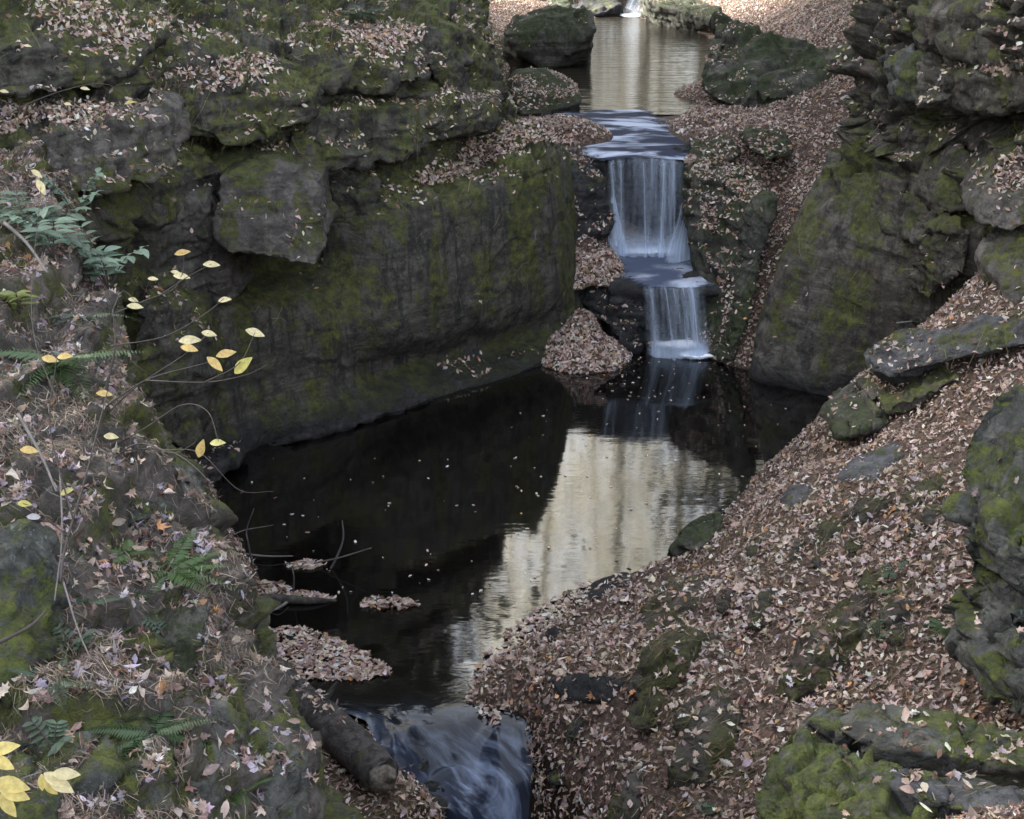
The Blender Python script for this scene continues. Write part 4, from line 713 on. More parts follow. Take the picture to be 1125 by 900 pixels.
def leaf_mesh(name, P, N, size, kinds, cols, mat, label, curl=.25, tilt=.5, lift=.02, parent=None, kind='stuff', align=None, spread=None):
    Vs, Fs, Cs = [], [], []; off = 0; n = len(P)
    ang = rng.uniform(0, 2 * np.pi, n); tn = N + rng.normal(0, tilt, (n, 3)) * np.array([1, 1, .5]); tn /= np.linalg.norm(tn, axis=1, keepdims=True)
    ref = np.where(np.abs(tn[:, 2:3]) < .9, np.array([[0, 0, 1.]]), np.array([[1., 0, 0]]))
    t1 = np.cross(tn, ref); t1 /= np.linalg.norm(t1, axis=1, keepdims=True); t2 = np.cross(tn, t1)
    a = np.cos(ang)[:, None] * t1 + np.sin(ang)[:, None] * t2; b = np.cross(tn, a)
    for k in range(4):
        m = kinds == k
        if not m.any(): continue
        S = SHP[k]; ns = len(S); c = m.sum(); sz = size[m][:, None]
        cu = rng.normal(.0, curl, c)[:, None]; cv = rng.normal(0, curl, c)[:, None]; asp = rng.uniform(.75, 1.15, c)[:, None]
        lx = S[:, 0][None] * asp; ly = S[:, 1][None].repeat(c, 0)
        jz = rng.normal(0, .05, (c, ns)); lz = cu * 3 * lx ** 2 * 2 + cv * 2 * ly ** 2 + jz
        lx = np.concatenate([lx, np.zeros((c, 1))], 1); ly = np.concatenate([ly, np.zeros((c, 1))], 1); lz = np.concatenate([lz, np.zeros((c, 1))], 1)
        X = P[m][:, None] + sz[:, :, None] * (lx[:, :, None] * a[m][:, None] + ly[:, :, None] * b[m][:, None] + lz[:, :, None] * tn[m][:, None]) + (tn[m] * 1)[:, None] * rng.uniform(.2, 1, (c, 1, 1)) * lift
        F = np.array([(i, (i + 1) % ns, ns) for i in range(ns)])
        Vs.append(X.reshape(-1, 3)); Fs.append((F[None] + (np.arange(c) * (ns + 1))[:, None, None] + off).reshape(-1, 3)); off += c * (ns + 1)
        Cs.append(np.repeat(cols[m], ns + 1, 0))
    o = mesh_obj(name, np.vstack(Vs), np.vstack(Fs), mat, smooth_=False, color=np.vstack(Cs), recentre=True, parent=parent)
    if parent is None: tag(o, label, kind=kind)
    return o
def tri_sample(V, T, dens, cap=400000):
    a, b, c = V[T[:, 0]], V[T[:, 1]], V[T[:, 2]]; n = np.cross(b - a, c - a); A = np.linalg.norm(n, axis=1) / 2
    n = n / np.maximum(2 * A, 1e-12)[:, None]; w = A * dens; tot = w.sum(); k = min(int(tot), cap)
    if k < 1: return np.zeros((0, 3)), np.zeros((0, 3))
    idx = np.searchsorted(np.cumsum(w) / tot, rng.random(k)); idx = np.minimum(idx, len(T) - 1)
    r1 = np.sqrt(rng.random(k))[:, None]; r2 = rng.random(k)[:, None]
    return a[idx] * (1 - r1) + b[idx] * r1 * (1 - r2) + c[idx] * r1 * r2, n[idx]
def water_level(P):
    x, y = P[:, 0], P[:, 1]
    return np.where(y < 8.2, -5, np.where(y < 17.6, 0.0, np.where(y > 22.5, 2.5, -5)))
def inview(P, m=260):
    u, v, f = project(P); return (u > -m) & (u < 1125 + m) & (v > -m) & (v < 900 + m) & (f > .5)
def in_poly(x, y, poly):
    r = np.zeros(len(x), bool); n = len(poly)
    for i in range(n):
        x1, y1 = poly[i]; x2, y2 = poly[(i + 1) % n]
        c = ((y1 > y) != (y2 > y)) & (x < (x2 - x1) * (y - y1) / (y2 - y1 + 1e-12) + x1); r ^= c
    return r
STREAMS = []
for ctl in (run, mid, outc[2:]):
    W = [[Pt(p) for p in r] for r in ctl]; STREAMS.append([(r[0][0] + .06, r[0][1]) for r in W] + [(r[-1][0] - .06, r[-1][1]) for r in W[::-1]])
def collect(names, base, nz0, nz1, extra=None):
    Ps, Ns = [], []
    for nm, V, T, w in REG:
        if (names is not None and nm not in names) or w <= 0: continue
        cen = V[T].mean(1); a, b, c = V[T[:, 0]], V[T[:, 1]], V[T[:, 2]]; n = np.cross(b - a, c - a); ln = np.linalg.norm(n, axis=1); nz = n[:, 2] / np.maximum(ln, 1e-12)
        if nm == 'ground': nz = np.abs(nz)
        vis = inview(cen) | ((nm == 'ground') & (cen[:, 1] < 11) & (cen[:, 1] > 3) & (np.abs(cen[:, 0]) < 6.5)); d = base * w * vis * smooth(nz0, nz1, nz)
        if extra is not None: d = d * extra(nm, cen, nz)
        P, N = tri_sample(V, T, d); N = np.where(N[:, 2:3] < 0, -N, N); Ps.append(P); Ns.append(N)
    return np.vstack(Ps), np.vstack(Ns)
def keep_dry(P, N, m=.015):
    k = P[:, 2] > water_level(P) + m
    for s, zt in zip(STREAMS, (2.5, .97, -.05)): k &= ~(in_poly(P[:, 0], P[:, 1], s) & (P[:, 2] < zt))
    return P[k], N[k]
BARE = []
def ground_cover(nm, c, nz):
    n = fbm(c * 1.3, 4, 21); dist = np.linalg.norm(c - CAM, axis=1)
    d = .8 + .5 * smooth(-.13, .02, n)
    return d * np.where(dist > 20, .75, np.where(dist < 11.5, 1.45, 1.0))
P, N = collect({'ground'}, 980, .05, .3, ground_cover); P, N = keep_dry(P, N)
# a small slope in full relief: where the ground is far, leaves are fewer but no larger
far_ = P[:, 1] > 17.2
def colours(n, jit=.25, pal=PAL, pw=PW):
    c = pal[rng.choice(len(pal), n, p=pw)] * rng.lognormal(0, jit, (n, 1)) * (1 + rng.normal(0, .05, (n, 3))); return np.clip(c, .01, .8)
def kinds_for(P, near=14):
    d = np.linalg.norm(P - CAM, axis=1); k = rng.choice(4, len(P), p=[.38, .26, .08, .28]); return np.where(d > near, np.where(k == 3, 3, 1), k)
for sel, lb in ((~far_, 'brown fallen leaves covering the right slope and pool shore'), (far_, 'brown fallen leaves covering the banks of the upper stream')):
    p, n_ = P[sel], N[sel]; sz = np.clip(rng.lognormal(math.log(.050), .33, len(p)), .025, .13) * (1.15 if lb.endswith('stream') else 1)
    leaf_mesh('fallen_leaves', p, n_, sz, kinds_for(p), colours(len(p)), M_LEAF, lb, lift=.05, tilt=.65, curl=.35)
    print('leaves', lb, len(p))
# on rocks and ledges
def rock_cover(nm, c, nz):
    k = smooth(-.02, .16, fbm(c * 1.5 + 4, 3, 33) + .06)
    return k * (np.where((c[:, 2] < 2.3) & (c[:, 1] < 15.8), .04, 1.0) if nm == 'rock_cliff' else 1)
P, N = collect(set(r[0] for r in REG) - {'ground', 'rocky_bank', 'rock_scarp'}, 620, .45, .75, rock_cover); P, N = keep_dry(P, N, .05)
leaf_mesh('fallen_leaves', P, N, rng.uniform(.045, .085, len(P)), kinds_for(P), colours(len(P)), M_LEAF, 'brown fallen leaves lying on the rock ledges and boulders', lift=.03); print('ledge', len(P))
# near left bank
def bank_cover(nm, c, nz): return .25 + .9 * smooth(-.06, .12, fbm(c * 2.2, 3, 61))
P, N = collect({'rocky_bank'}, 1300, .5, .8, bank_cover)
leaf_mesh('fallen_leaves', P, N, rng.uniform(.028, .07, len(P)), kinds_for(P), colours(len(P), .3, np.vstack([PAL * .85, [(.42, .37, .42), (.33, .29, .34), (.20, .15, .12)]]), np.concatenate([PW * .7, [.1, .1, .1]])), M_LEAF, 'brown and purple grey fallen leaves on the near left bank', lift=.02, tilt=.7, curl=.45); print('bank', len(P))
# drifts of leaves caught on particular ledges: dropped along the sight line onto whatever rock is there
BVH = make_bvh()
def drift(poly, n, label, sz=(.045, .085), thick=.05):
    poly = np.array(poly, float); lo, hi = poly.min(0), poly.max(0); ps, ns = [], []; tries = 0
    while len(ps) < n and tries < n * 8:
        tries += 1; u, v = rng.uniform(lo, hi)
        if not in_poly(np.array([u]), np.array([v]), poly)[0]: continue
        p, nn = hit(u, v); nn = nn * (1 if nn[2] >= 0 else -1)
        if nn[2] < .12: continue
        ps.append(p + np.array([0, 0, rng.random() * thick])); ns.append(nn + np.array([0, 0, .6]))
    if len(ps) < 3: print('no drift', label, len(ps)); return
    P = np.array(ps); N = np.array(ns); N /= np.linalg.norm(N, axis=1, keepdims=True)
    leaf_mesh('leaf_drift', P, N, rng.uniform(*sz, len(P)), kinds_for(P), colours(len(P)), M_LEAF, label, lift=.04, tilt=.6)
drift([(452,200),(500,160),(548,138),(600,128),(640,140),(628,160),(590,158),(540,180),(500,200),(470,208)], 1500, 'long drift of brown leaves on the lower ledge of the left cliff')
drift([(165,72),(230,66),(300,62),(312,80),(280,95),(240,105),(190,98)], 420, 'drift of leaves on the mossy ledge above the grey block')
drift([(0,112),(40,118),(110,112),(125,120),(90,130),(30,142),(0,150)], 380, 'drift of leaves on the broad shelf at far upper left')
drift([(392,34),(430,28),(470,38),(455,52),(430,64),(400,56)], 300, 'small drift of leaves at the top of the left cliff')
drift([(20,0),(80,0),(150,20),(230,0),(240,25),(200,40),(120,60),(60,40)], 380, 'leaves scattered over the cap rock in the upper left corner')
drift([(765,200),(770,165),(800,155),(850,150),(866,170),(850,200),(800,200)], 500, 'drift of leaves filling the top of the rock buttress by the falls')
drift([(770,225),(788,228),(790,262),(774,268)], 110, 'leaves caught in the hollow front of the rock buttress')
drift([(1070,75),(1125,70),(1125,88),(1090,84)], 120, 'leaves lying on the second slab of the right cliff')
drift([(1088,190),(1125,160),(1125,205),(1095,212)], 150, 'leaves lying on the rounded boulder under the right cliff')
drift([(785,290),(800,300),(806,330),(800,360),(785,392),(795,340)], 150, 'strip of leaves low beside the mossy rib')
# heaps of leaves beside the lower fall
def heap(c, rx, ry, h, n, label, seed):
    N_ = 40; a, b = np.meshgrid(np.linspace(-1, 1, N_), np.linspace(-1, 1, N_)); r = np.sqrt(a * a + b * b)
    z = h * (np.clip(1 - r ** 1.3, -.3, 1)) * (1 + 1.3 * fbm(np.stack([a.ravel() * 1.7, b.ravel() * 1.7, 0 * a.ravel() + seed], 1), 3, seed).reshape(N_, N_))
    V = np.stack([c[0] + a * rx, c[1] + b * ry, c[2] + z], -1).reshape(-1, 3); Fq = grid_faces(N_, N_); T = quads_to_tris(Fq)
    p, n_ = tri_sample(V, T, np.full(len(T), n / (4 * rx * ry))); n_ = np.where(n_[:, 2:3] < 0, -n_, n_); k = p[:, 2] > water_level(p) + .005; p, n_ = p[k], n_[k]
    root = empty('leaf_heap', tuple(c)); tag(root, label, 'leaf heap')
    mesh_obj('heap_core', V, Fq, GM, parent=root)
    leaf_mesh('leaf_layer', p, n_, rng.uniform(.05, .09, len(p)), kinds_for(p, 99), colours(len(p)), M_LEAF, None, lift=.04, parent=root)['kind'] = 'stuff'
heap(Wy(640, 388, 16.9) * [1, 1, 0] + [0, 0, -.02], .72, .75, .52, 2600, 'heap of pale brown leaves at the waterline left of the lower fall', 5)
heap(Wy(652, 290, 18.35) - [0, 0, .12], .50, .75, .42, 1500, 'heap of brown leaves lodged on the step between the two falls', 6)
heap(Wz(722, 376, 0.03), .13, .12, .17, 180, 'small clump of wet leaves caught beside the lower waterfall', 8)
heap(Wy(762, 175, 19.45) - [0, 0, .02], .16, .14, .10, 150, 'small clump of leaves caught on the lip of the upper fall', 9)
# floating rafts and specks on the pool
def raft(poly, z, n, label, h=.02):
    n = int(n * (2.5 if n < 60 else 1)); poly = np.array([Wz(u, v, z)[:2] for u, v in poly]); lo, hi = poly.min(0), poly.max(0)
    q = rng.uniform(lo, hi, (n * 3, 2)); q = q[in_poly(q[:, 0], q[:, 1], poly)]; e = fbm(np.c_[q * 3.5, np.zeros(len(q))], 3, 14); q = q[(e > -.14) | (n < 200)][:n]
    p = np.c_[q, np.full(len(q), z) + rng.uniform(.004, h, len(q))]
    o = leaf_mesh('leaf_raft', p, np.tile([0, 0, 1.], (len(p), 1)), rng.uniform(.05, .095, len(p)), kinds_for(p, 99), colours(len(p)) * .9, M_LEAF, None, tilt=.22, lift=.01, curl=.15, kind=None); tag(o, label, 'leaf raft')
    return o
raft([(282,694),(330,690),(380,708),(420,728),(432,742),(395,750),(340,748),(300,735)], 0, 900, 'large raft of floating leaves beside the near left bank', .03)
raft([(266,644),(300,640),(330,650),(368,658),(350,663),(290,660),(262,656)], 0, 300, 'narrow raft of leaves against the sunken branch', .03)
raft([(396,664),(410,657),(445,659),(464,666),(440,671),(405,670)], 0, 130, 'small island of leaves floating in the dark pool', .04)
raft([(520,735),(560,690),(620,650),(650,640),(640,690),(600,740),(580,790),(540,800),(515,770)], 0.004, 700, 'scattered leaves floating in the shallows of the right shore', .02)
raft([(312,620),(340,616),(360,620),(345,626),(318,625)], 0, 40, 'few leaves caught round the dead branch in the pool', .02)
q = []
def sprinkle(u0, v0, u1, v1, n, p=1):
    for _ in range(n):
        a = rng.random() ** p; u = rng.uniform(u0, u1); v = v0 + (v1 - v0) * a; q.append(Wz(u, v, .006))
q = []
sprinkle(640, 393, 800, 440, 60); sprinkle(560, 400, 930, 560, 60); sprinkle(250, 480, 600, 660, 45); sprinkle(380, 500, 720, 660, 30); sprinkle(760, 520, 860, 570, 14)
q = np.array(q)
leaf_mesh('floating_leaves', q, np.tile([0, 0, 1.], (len(q), 1)), rng.uniform(.015, .06, len(q)), np.full(len(q), 1), np.clip(colours(len(q)) * 1.6, 0, .85), M_LEAF, 'pale specks of leaves drifting on the dark pool', tilt=.1, lift=.004, curl=.1)
# pine needles, dry grass
M_NEEDLE = leaf_mat('dry_needle', .7, .1, .2)
def strips(name, P, N, length, width, cols, label, hang=0., along=None, mat=None, curve=.3):
    n = len(P); t = rng.normal(0, 1, (n, 3)); 
    if along is not None: t = t * .45 + along
    t = t - N * (t * N).sum(1, keepdims=True) * .85; t /= np.linalg.norm(t, axis=1, keepdims=True); t[:, 2] -= hang; 
    s = np.cross(t, N); s /= np.maximum(np.linalg.norm(s, axis=1, keepdims=True), 1e-6); L = length[:, None]; w = width[:, None] * s
    lift = N * rng.uniform(.004, .02, (n, 1)); bend = rng.normal(0, curve, (n, 1)) * s + N * np.abs(rng.normal(0, .12, (n, 1)))
    p0 = P + lift - t * L * .5; p1 = P + lift + bend * L * .4; p2 = P + lift * .7 + t * L * .5
    V = np.stack([p0 - w, p0 + w, p1 - w, p1 + w, p2 - w * .4, p2 + w * .4], 1).reshape(-1, 3)
    F = (np.array([(0, 1, 3, 2), (2, 3, 5, 4)])[None] + (np.arange(n) * 6)[:, None, None]).reshape(-1, 4)
    o = mesh_obj(name, V, F, mat or M_NEEDLE, color=np.repeat(cols, 6, 0), smooth_=False); tag(o, label, kind='stuff'); return o
NPAL = np.array([(.27,.20,.15),(.19,.14,.10),(.36,.29,.22),(.13,.10,.075),(.26,.23,.19)]); NPW = np.full(5, .2)
P, N = collect({'rocky_bank'}, 3800, .3, .7, lambda nm, c, nz: .25 + smooth(-.05, .12, fbm(c * 2.6, 3, 71)))
dn = np.array([.5, -.3, -.8])
strips('pine_needles', P, N, rng.uniform(.035, .09, len(P)), rng.uniform(.0007, .0015, len(P)), colours(len(P), .25, NPAL, NPW), 'brown pine needles matted over the near left bank', along=dn * .6); print('needles', len(P))
P, N = collect({'ground', 'rock_hump', 'stone_step', 'rock_lump', 'small_stone'}, 650, .2, .5, lambda nm, c, nz: smooth(.01, .12, fbm(c * 1.7, 3, 81)) * (np.linalg.norm(c - CAM, axis=1) < 12)); P, N = keep_dry(P, N)
strips('dry_grass', P, N, rng.uniform(.06, .14, len(P)), rng.uniform(.001, .002, len(P)), colours(len(P), .25, np.array([(.22,.17,.10),(.13,.12,.05),(.30,.23,.16),(.10,.11,.035)]), np.full(4, .25)), 'wisps of dry grass lying down the right slope', along=np.array([-.8, -.2, -.5])); print('grass', len(P))
# hanging grass and moss threads on the cliff ledges
P, N = collect({'rock_cliff', 'rock_ledge'}, 260, .0, .35, lambda nm, c, nz: (nz < .75) * smooth(.02, .12, fbm(c * 1.6, 3, 91)) * (c[:, 2] > 1.2))
strips('hanging_grass', P, N, rng.uniform(.10, .28, len(P)), rng.uniform(.0018, .0035, len(P)), colours(len(P), .25, np.array([(.10,.10,.03),(.16,.13,.06),(.07,.09,.025),(.22,.18,.12)]), np.full(4, .25)), 'thin grass and roots hanging from the cliff ledges', hang=.9); print('hang', len(P))

P, N = collect({'rock_hump', 'small_stone'}, 900, .1, .4, lambda nm, c, nz: smooth(-.05, .1, fbm(c * 2.3, 3, 85)))
strips('dry_grass', P, N, rng.uniform(.06, .15, len(P)), rng.uniform(.0009, .0018, len(P)), colours(len(P), .25, np.array([(.22,.17,.10),(.13,.12,.05),(.28,.22,.15),(.09,.10,.035)]), np.full(4, .25)), 'brown and green grass trailing over the stones of the right slope', along=np.array([-.9, -.1, -.7]), hang=.3)
P, N = collect({'rock_scarp'}, 260, .0, .3, lambda nm, c, nz: smooth(-.05, .1, fbm(c * 2.3, 3, 86)))
strips('hanging_grass', P, N, rng.uniform(.08, .2, len(P)), rng.uniform(.001, .002, len(P)), colours(len(P), .25, np.array([(.22,.17,.10),(.13,.12,.05),(.28,.22,.15),(.09,.10,.035)]), np.full(4, .25)), 'thin dry grass hanging down the near mossy rock face', along=np.array([.3, -.2, -.9]), hang=.5)
# ------------------------------------------------------------------ log, branches, ferns, saplings, trees
def catmull(pts, n):
    pts = np.array(pts, float); M = cr_matrix(len(pts), np.linspace(0, len(pts) - 1, n)); return M @ pts
def tube(pts, rad, seg=8, n=None, wob=0., seed=0):
    C = catmull(pts, n or max(4, len(pts) * 5)); k = len(C); r = np.interp(np.linspace(0, 1, k), np.linspace(0, 1, len(rad)), rad)
    T = np.gradient(C, axis=0); T /= np.linalg.norm(T, axis=1, keepdims=True); ref = np.array([.13, .21, 1.]); a = np.cross(T, ref); a /= np.linalg.norm(a, axis=1, keepdims=True); b = np.cross(T, a)
    th = np.linspace(0, 2 * np.pi, seg, endpoint=False); ring = np.cos(th)[None, :, None] * a[:, None] + np.sin(th)[None, :, None] * b[:, None]
    rr = r[:, None, None] * np.ones((k, seg, 1))
    if wob: rr = rr * (1 + wob * 2 * fbm((C[:, None] + ring * r[:, None, None]).reshape(-1, 3) * (1.0 / max(rad)) * .8, 3, seed).reshape(k, seg, 1))
    V = (C[:, None] + ring * rr).reshape(-1, 3); F = []
    for i in range(k - 1):
        for j in range(seg): F.append((i * seg + j, i * seg + (j + 1) % seg, (i + 1) * seg + (j + 1) % seg, (i + 1) * seg + j))
    V = np.vstack([V, C[0], C[-1]]); c0, c1 = k * seg, k * seg + 1
    for j in range(seg): F.append((c0, (j + 1) % seg, j)); F.append((c1, (k - 1) * seg + j, (k - 1) * seg + (j + 1) % seg))
    return V, F
def join(parts):
    Vs, Fs, o = [], [], 0
    for V, F in parts: Vs.append(V); Fs += [tuple(i + o for i in f) for f in F]; o += len(V)
    return np.vstack(Vs), Fs
M_LOG = bark_mat('weathered_bark', (.05, .045, .042)); M_CUT = plain_mat('split_wood', (.11, .095, .078), .8, .9, scale=30); M_TWIG = plain_mat('grey_twig', (.14, .125, .12), .7, .5); M_DTWIG = plain_mat('dark_twig', (.06, .05, .045), .7, .5)
lg = empty('log', Wz(424, 862, .05)); tag(lg, 'broken grey log lying by the outflow with a pale split end', 'log')
A0 = Wy(300, 742, 8.75) + [0, 0, .0]; A1 = Wy(352, 790, 8.05); A2 = Wy(396, 828, 7.5); A3 = Wy(420, 852, 7.2)
V, F = tube([A0, A1, A2, A3], [.15, .155, .15, .13], 20, 60, .16, 3); mesh_obj('trunk', V, F, M_LOG, parent=lg)
d = (A3 - A2) / np.linalg.norm(A3 - A2)
V, F = tube([A3 - d * .04, A3 + d * .03, A3 + d * .06 + [.02, 0, .03], A3 + d * .13 + [.03, 0, .05]], [.12, .115, .07, .012], 14, 14, .5, 5); mesh_obj('split_end', V, F, M_CUT, parent=lg)
V, F = tube([A1 + [.02, .05, .12], A1 + [.10, .1, .22], A1 + [.13, .12, .26]], [.03, .022, .012], 8); mesh_obj('branch_stub', V, F, M_LOG, parent=lg)
# leaves resting on the log
p = np.array([A0 * (1 - s) + A2 * s + np.array([rng.normal(0, .05), rng.normal(0, .05), .155 + .01 * rng.random()]) for s in rng.uniform(.25, .8, 60)])
leaf_mesh('fallen_leaves', p, np.tile([0, 0, 1.], (60, 1)), rng.uniform(.04, .08, 60), kinds_for(p), colours(60), M_LEAF, 'few fallen leaves resting on the broken log', lift=.01)
# sunken branch with twigs
bs = empty('dead_branch', Wz(320, 655, .0)); tag(bs, 'grey dead branch lying half sunk in the pool beside leaves', 'branch')
V, F = tube([Wz(262, 660, .0), Wz(300, 658, .03), Wz(340, 660, .03), Wz(370, 660, .0)], [.05, .05, .035, .012], 10, wob=.2); mesh_obj('limb', V, F, M_LOG, parent=bs)
for pts, r in (([Wz(322, 652, 0), Wy(323, 635, 10.0), Wy(321, 625, 10.0)], .009), ([Wz(318, 660, .02), Wz(306, 668, .03), Wz(296, 672, .0)], .016)):
    V, F = tube(pts, [r, r * .8, r * .4], 6); mesh_obj('twig', V, F, M_TWIG, parent=bs)
db = empty('dead_branch', Wz(360, 628, 0)); tag(db, 'thin bare forked twig sticking up out of the dark pool', 'branch')
z0 = Wz(361, 629, -.05); dy = z0[1]
for nm, pts, r in (('stem', [z0, Wy(370, 612, dy), Wy(377, 592, dy), Wy(376, 572, dy)], .013), ('twig', [Wz(338, 620, -.01), Wz(372, 613, .12), Wz(408, 602, .26)], .010), ('twig', [Wz(278, 624, -.02), Wy(273, 598, 10.4), Wy(271, 582, 10.4), Wy(279, 559, 10.3)], .010), ('twig', [Wz(250, 606, .02), Wz(290, 611, .05), Wz(322, 611, .03)], .012), ('twig', [Wz(245, 597, .1), Wz(264, 584, .2), Wz(300, 577, .25)], .007)):
    V, F = tube(pts, [r, r * .85, r * .7, r * .45], 6); mesh_obj(nm, V, F, M_TWIG, parent=db)
# --- sapling with yellow leaves
def oval_leaf(L, W, nseg=7, fold=.18, bend=.2, serr=0.):
    s = np.linspace(0, 1, nseg); w = W * np.sin(np.pi * np.clip(s, .02, .985)) ** .8 * (1 - .25 * s); z = -bend * L * s ** 2
    V = np.concatenate([np.c_[-w, s * L, z + fold * w], np.c_[0 * s, s * L, z], np.c_[w, s * L, z + fold * w]]); n = nseg; F = []
    for i in range(n - 1): F += [(i, n + i, n + i + 1, i + 1), (n + i, 2 * n + i, 2 * n + i + 1, n + i + 1)]
    return V, F
def place(V, org, d, up):
    d = np.array(d, float); d /= np.linalg.norm(d); x = np.cross(d, up); x /= np.linalg.norm(x); z = np.cross(x, d); return np.array(org) + V[:, :1] * x + V[:, 1:2] * d + V[:, 2:3] * z
YC = [(.85,.70,.25),(.80,.58,.22),(.86,.76,.44),(.74,.68,.26),(.66,.60,.18)]
def sapling(name, label, root_uvt, twigs, leaves, mat_t, leafL, r0=.007, cat='sapling'):
    P0 = Wt(*root_uvt); root = empty(name, P0); tag(root, label, cat)
    for i, tw in enumerate(twigs):
        V, F = tube([Wt(*p) for p in tw[1]], [r0 * tw[0], r0 * tw[0] * .7, r0 * tw[0] * .35], 6); mesh_obj('stem' if i == 0 else 'twig', V, F, mat_t, parent=root)
    for (u, v, t, L, ang, c) in leaves:
        o = Wt(u, v, t); px = t / F_PX; a = R(ang); dx = np.array([math.cos(a), rng.uniform(-.5, .3), -math.sin(a) * .8]); dx /= np.linalg.norm(dx); Lm = L * px * (.85 if cat == 'twig' else 1)
        V, Fq = oval_leaf(Lm, Lm * .27, 7, .2, .25); o = o - dx * Lm * .5
        V = place(V, o, dx, np.array([rng.normal(0, .3), -.75, .8])); col = np.tile(np.clip(np.array(YC[c]) * rng.uniform(.85, 1.1), 0, 1), (len(V), 1))
        mesh_obj('leaf', V, np.array(Fq, np.int32), M_YELLOW, parent=root, color=col)
F_PX = 1358.0
LV = [(200,277,5.9,17,-20,1),(199,303,5.9,18,0,2),(193,299,6.0,11,10,2),(232,290,5.8,18,-5,2),(168,306,6.0,11,0,2),(148,336,5.8,17,0,2),(146,329,5.9,12,0,2),(246,329,5.8,15,-25,2),(229,366,5.6,17,0,2),(208,373,5.6,24,-12,2),(207,382,5.5,20,0,1),(280,365,5.6,21,15,2),
      (236,399,5.4,22,40,1),(248,388,5.5,22,-20,1),(265,402,5.4,28,-55,4),(220,494,5.2,22,-75,1),(238,486,5.2,18,-20,3)]
TW = [(1.3,[(108,520,5.9),(112,450,5.85),(126,385,5.8),(124,340,5.8)]), (.55,[(112,450,5.85),(160,418,5.7),(215,402,5.6),(236,396,5.45)]), (.55,[(122,380,5.8),(180,370,5.75),(225,345,5.75),(246,328,5.8)]), (.5,[(124,345,5.8),(160,330,5.85),(190,318,5.9),(200,302,5.9)]), (.45,[(175,325,5.87),(205,305,5.8),(232,290,5.8)]),
      (.5,[(112,460,5.85),(150,425,5.75),(205,388,5.65),(229,366,5.6)]), (.5,[(160,418,5.7),(225,420,5.55),(270,412,5.5),(295,400,5.5)]), (.5,[(108,500,5.9),(160,470,5.6),(200,445,5.4),(228,452,5.3),(240,485,5.2)]), (.5,[(106,520,5.9),(150,488,5.4),(190,498,5.2),(215,486,5.2)]), (.45,[(225,420,5.55),(262,400,5.4),(280,366,5.6)]), (.4,[(124,340,5.8),(135,320,5.9),(150,332,5.85)]), (.4,[(200,302,5.9),(202,290,5.9),(200,277,5.9)]),
      (.45,[(110,470,5.85),(90,455,5.8),(80,430,5.7)]),(.5,[(105,500,5.9),(180,494,5.6),(230,530,5.4),(245,575,5.4)]),(.35,[(180,494,5.6),(220,498,5.45),(262,538,5.4),(300,540,5.4)])]
sapling('sapling', 'thin leaning sapling with pale yellow leaves in front of the left cliff', (108, 520, 5.9), TW, LV, M_DTWIG, 20)
sapling('sapling', 'short bare stemmed sapling with few yellow leaves on the left bank', (70, 600, 4.75), [(.9,[(66,640,4.6),(72,600,4.7),(95,520,4.9),(118,430,5.1)]), (.5,[(80,570,4.75),(55,470,4.9),(62,395,5.0)]), (.4,[(75,590,4.7),(40,560,4.7),(25,553,4.7)]), (.4,[(66,450,4.95),(35,350,5.2),(45,205,5.6)])],
        [(114,432,5.1,17,0,1),(121,479,5.0,17,-10,2),(54,394,5.0,19,0,1),(70,391,5.0,18,-20,1),(72,540,4.8,17,-40,3),(26,553,4.7,17,-10,4),(31,494,4.8,20,-5,1),(45,205,5.6,18,60,2),(40,190,5.6,14,30,2)], M_DTWIG, 18)
sapling('sapling', 'long bare twig with pale leaves crossing the upper left corner', (-30, 150, 8.4), [(.6,[(-30,150,8.4),(40,110,8.6),(110,92,8.8),(150,110,9.0)]), (.4,[(-30,60,8.4),(10,58,8.5),(80,70,8.8)])], [(93,97,8.7,10,0,2),(74,114,8.6,9,0,2),(142,112,8.9,11,-20,4),(4,100,8.4,10,0,2),(30,50,8.5,8,0,2)], M_DTWIG, 10)
sapling('leafy_twig', 'bright yellow leaflets on a twig in the bottom left corner', (-60, 900, 2.3), [(.5,[(-60,905,2.3),(-10,880,2.3),(20,858,2.3),(46,848,2.3)])],
        [(3,822,2.3,38,-20,0),(2,838,2.3,34,35,0),(12,862,2.25,44,10,0),(16,872,2.25,40,30,0),(8,885,2.25,36,60,0),(-6,868,2.25,34,80,0),(46,860,2.3,22,85,0),(60,856,2.3,34,20,2),(66,862,2.3,38,35,2),(72,850,2.3,34,5,2),(56,866,2.3,26,60,0)], M_TWIG, 36, cat='twig')
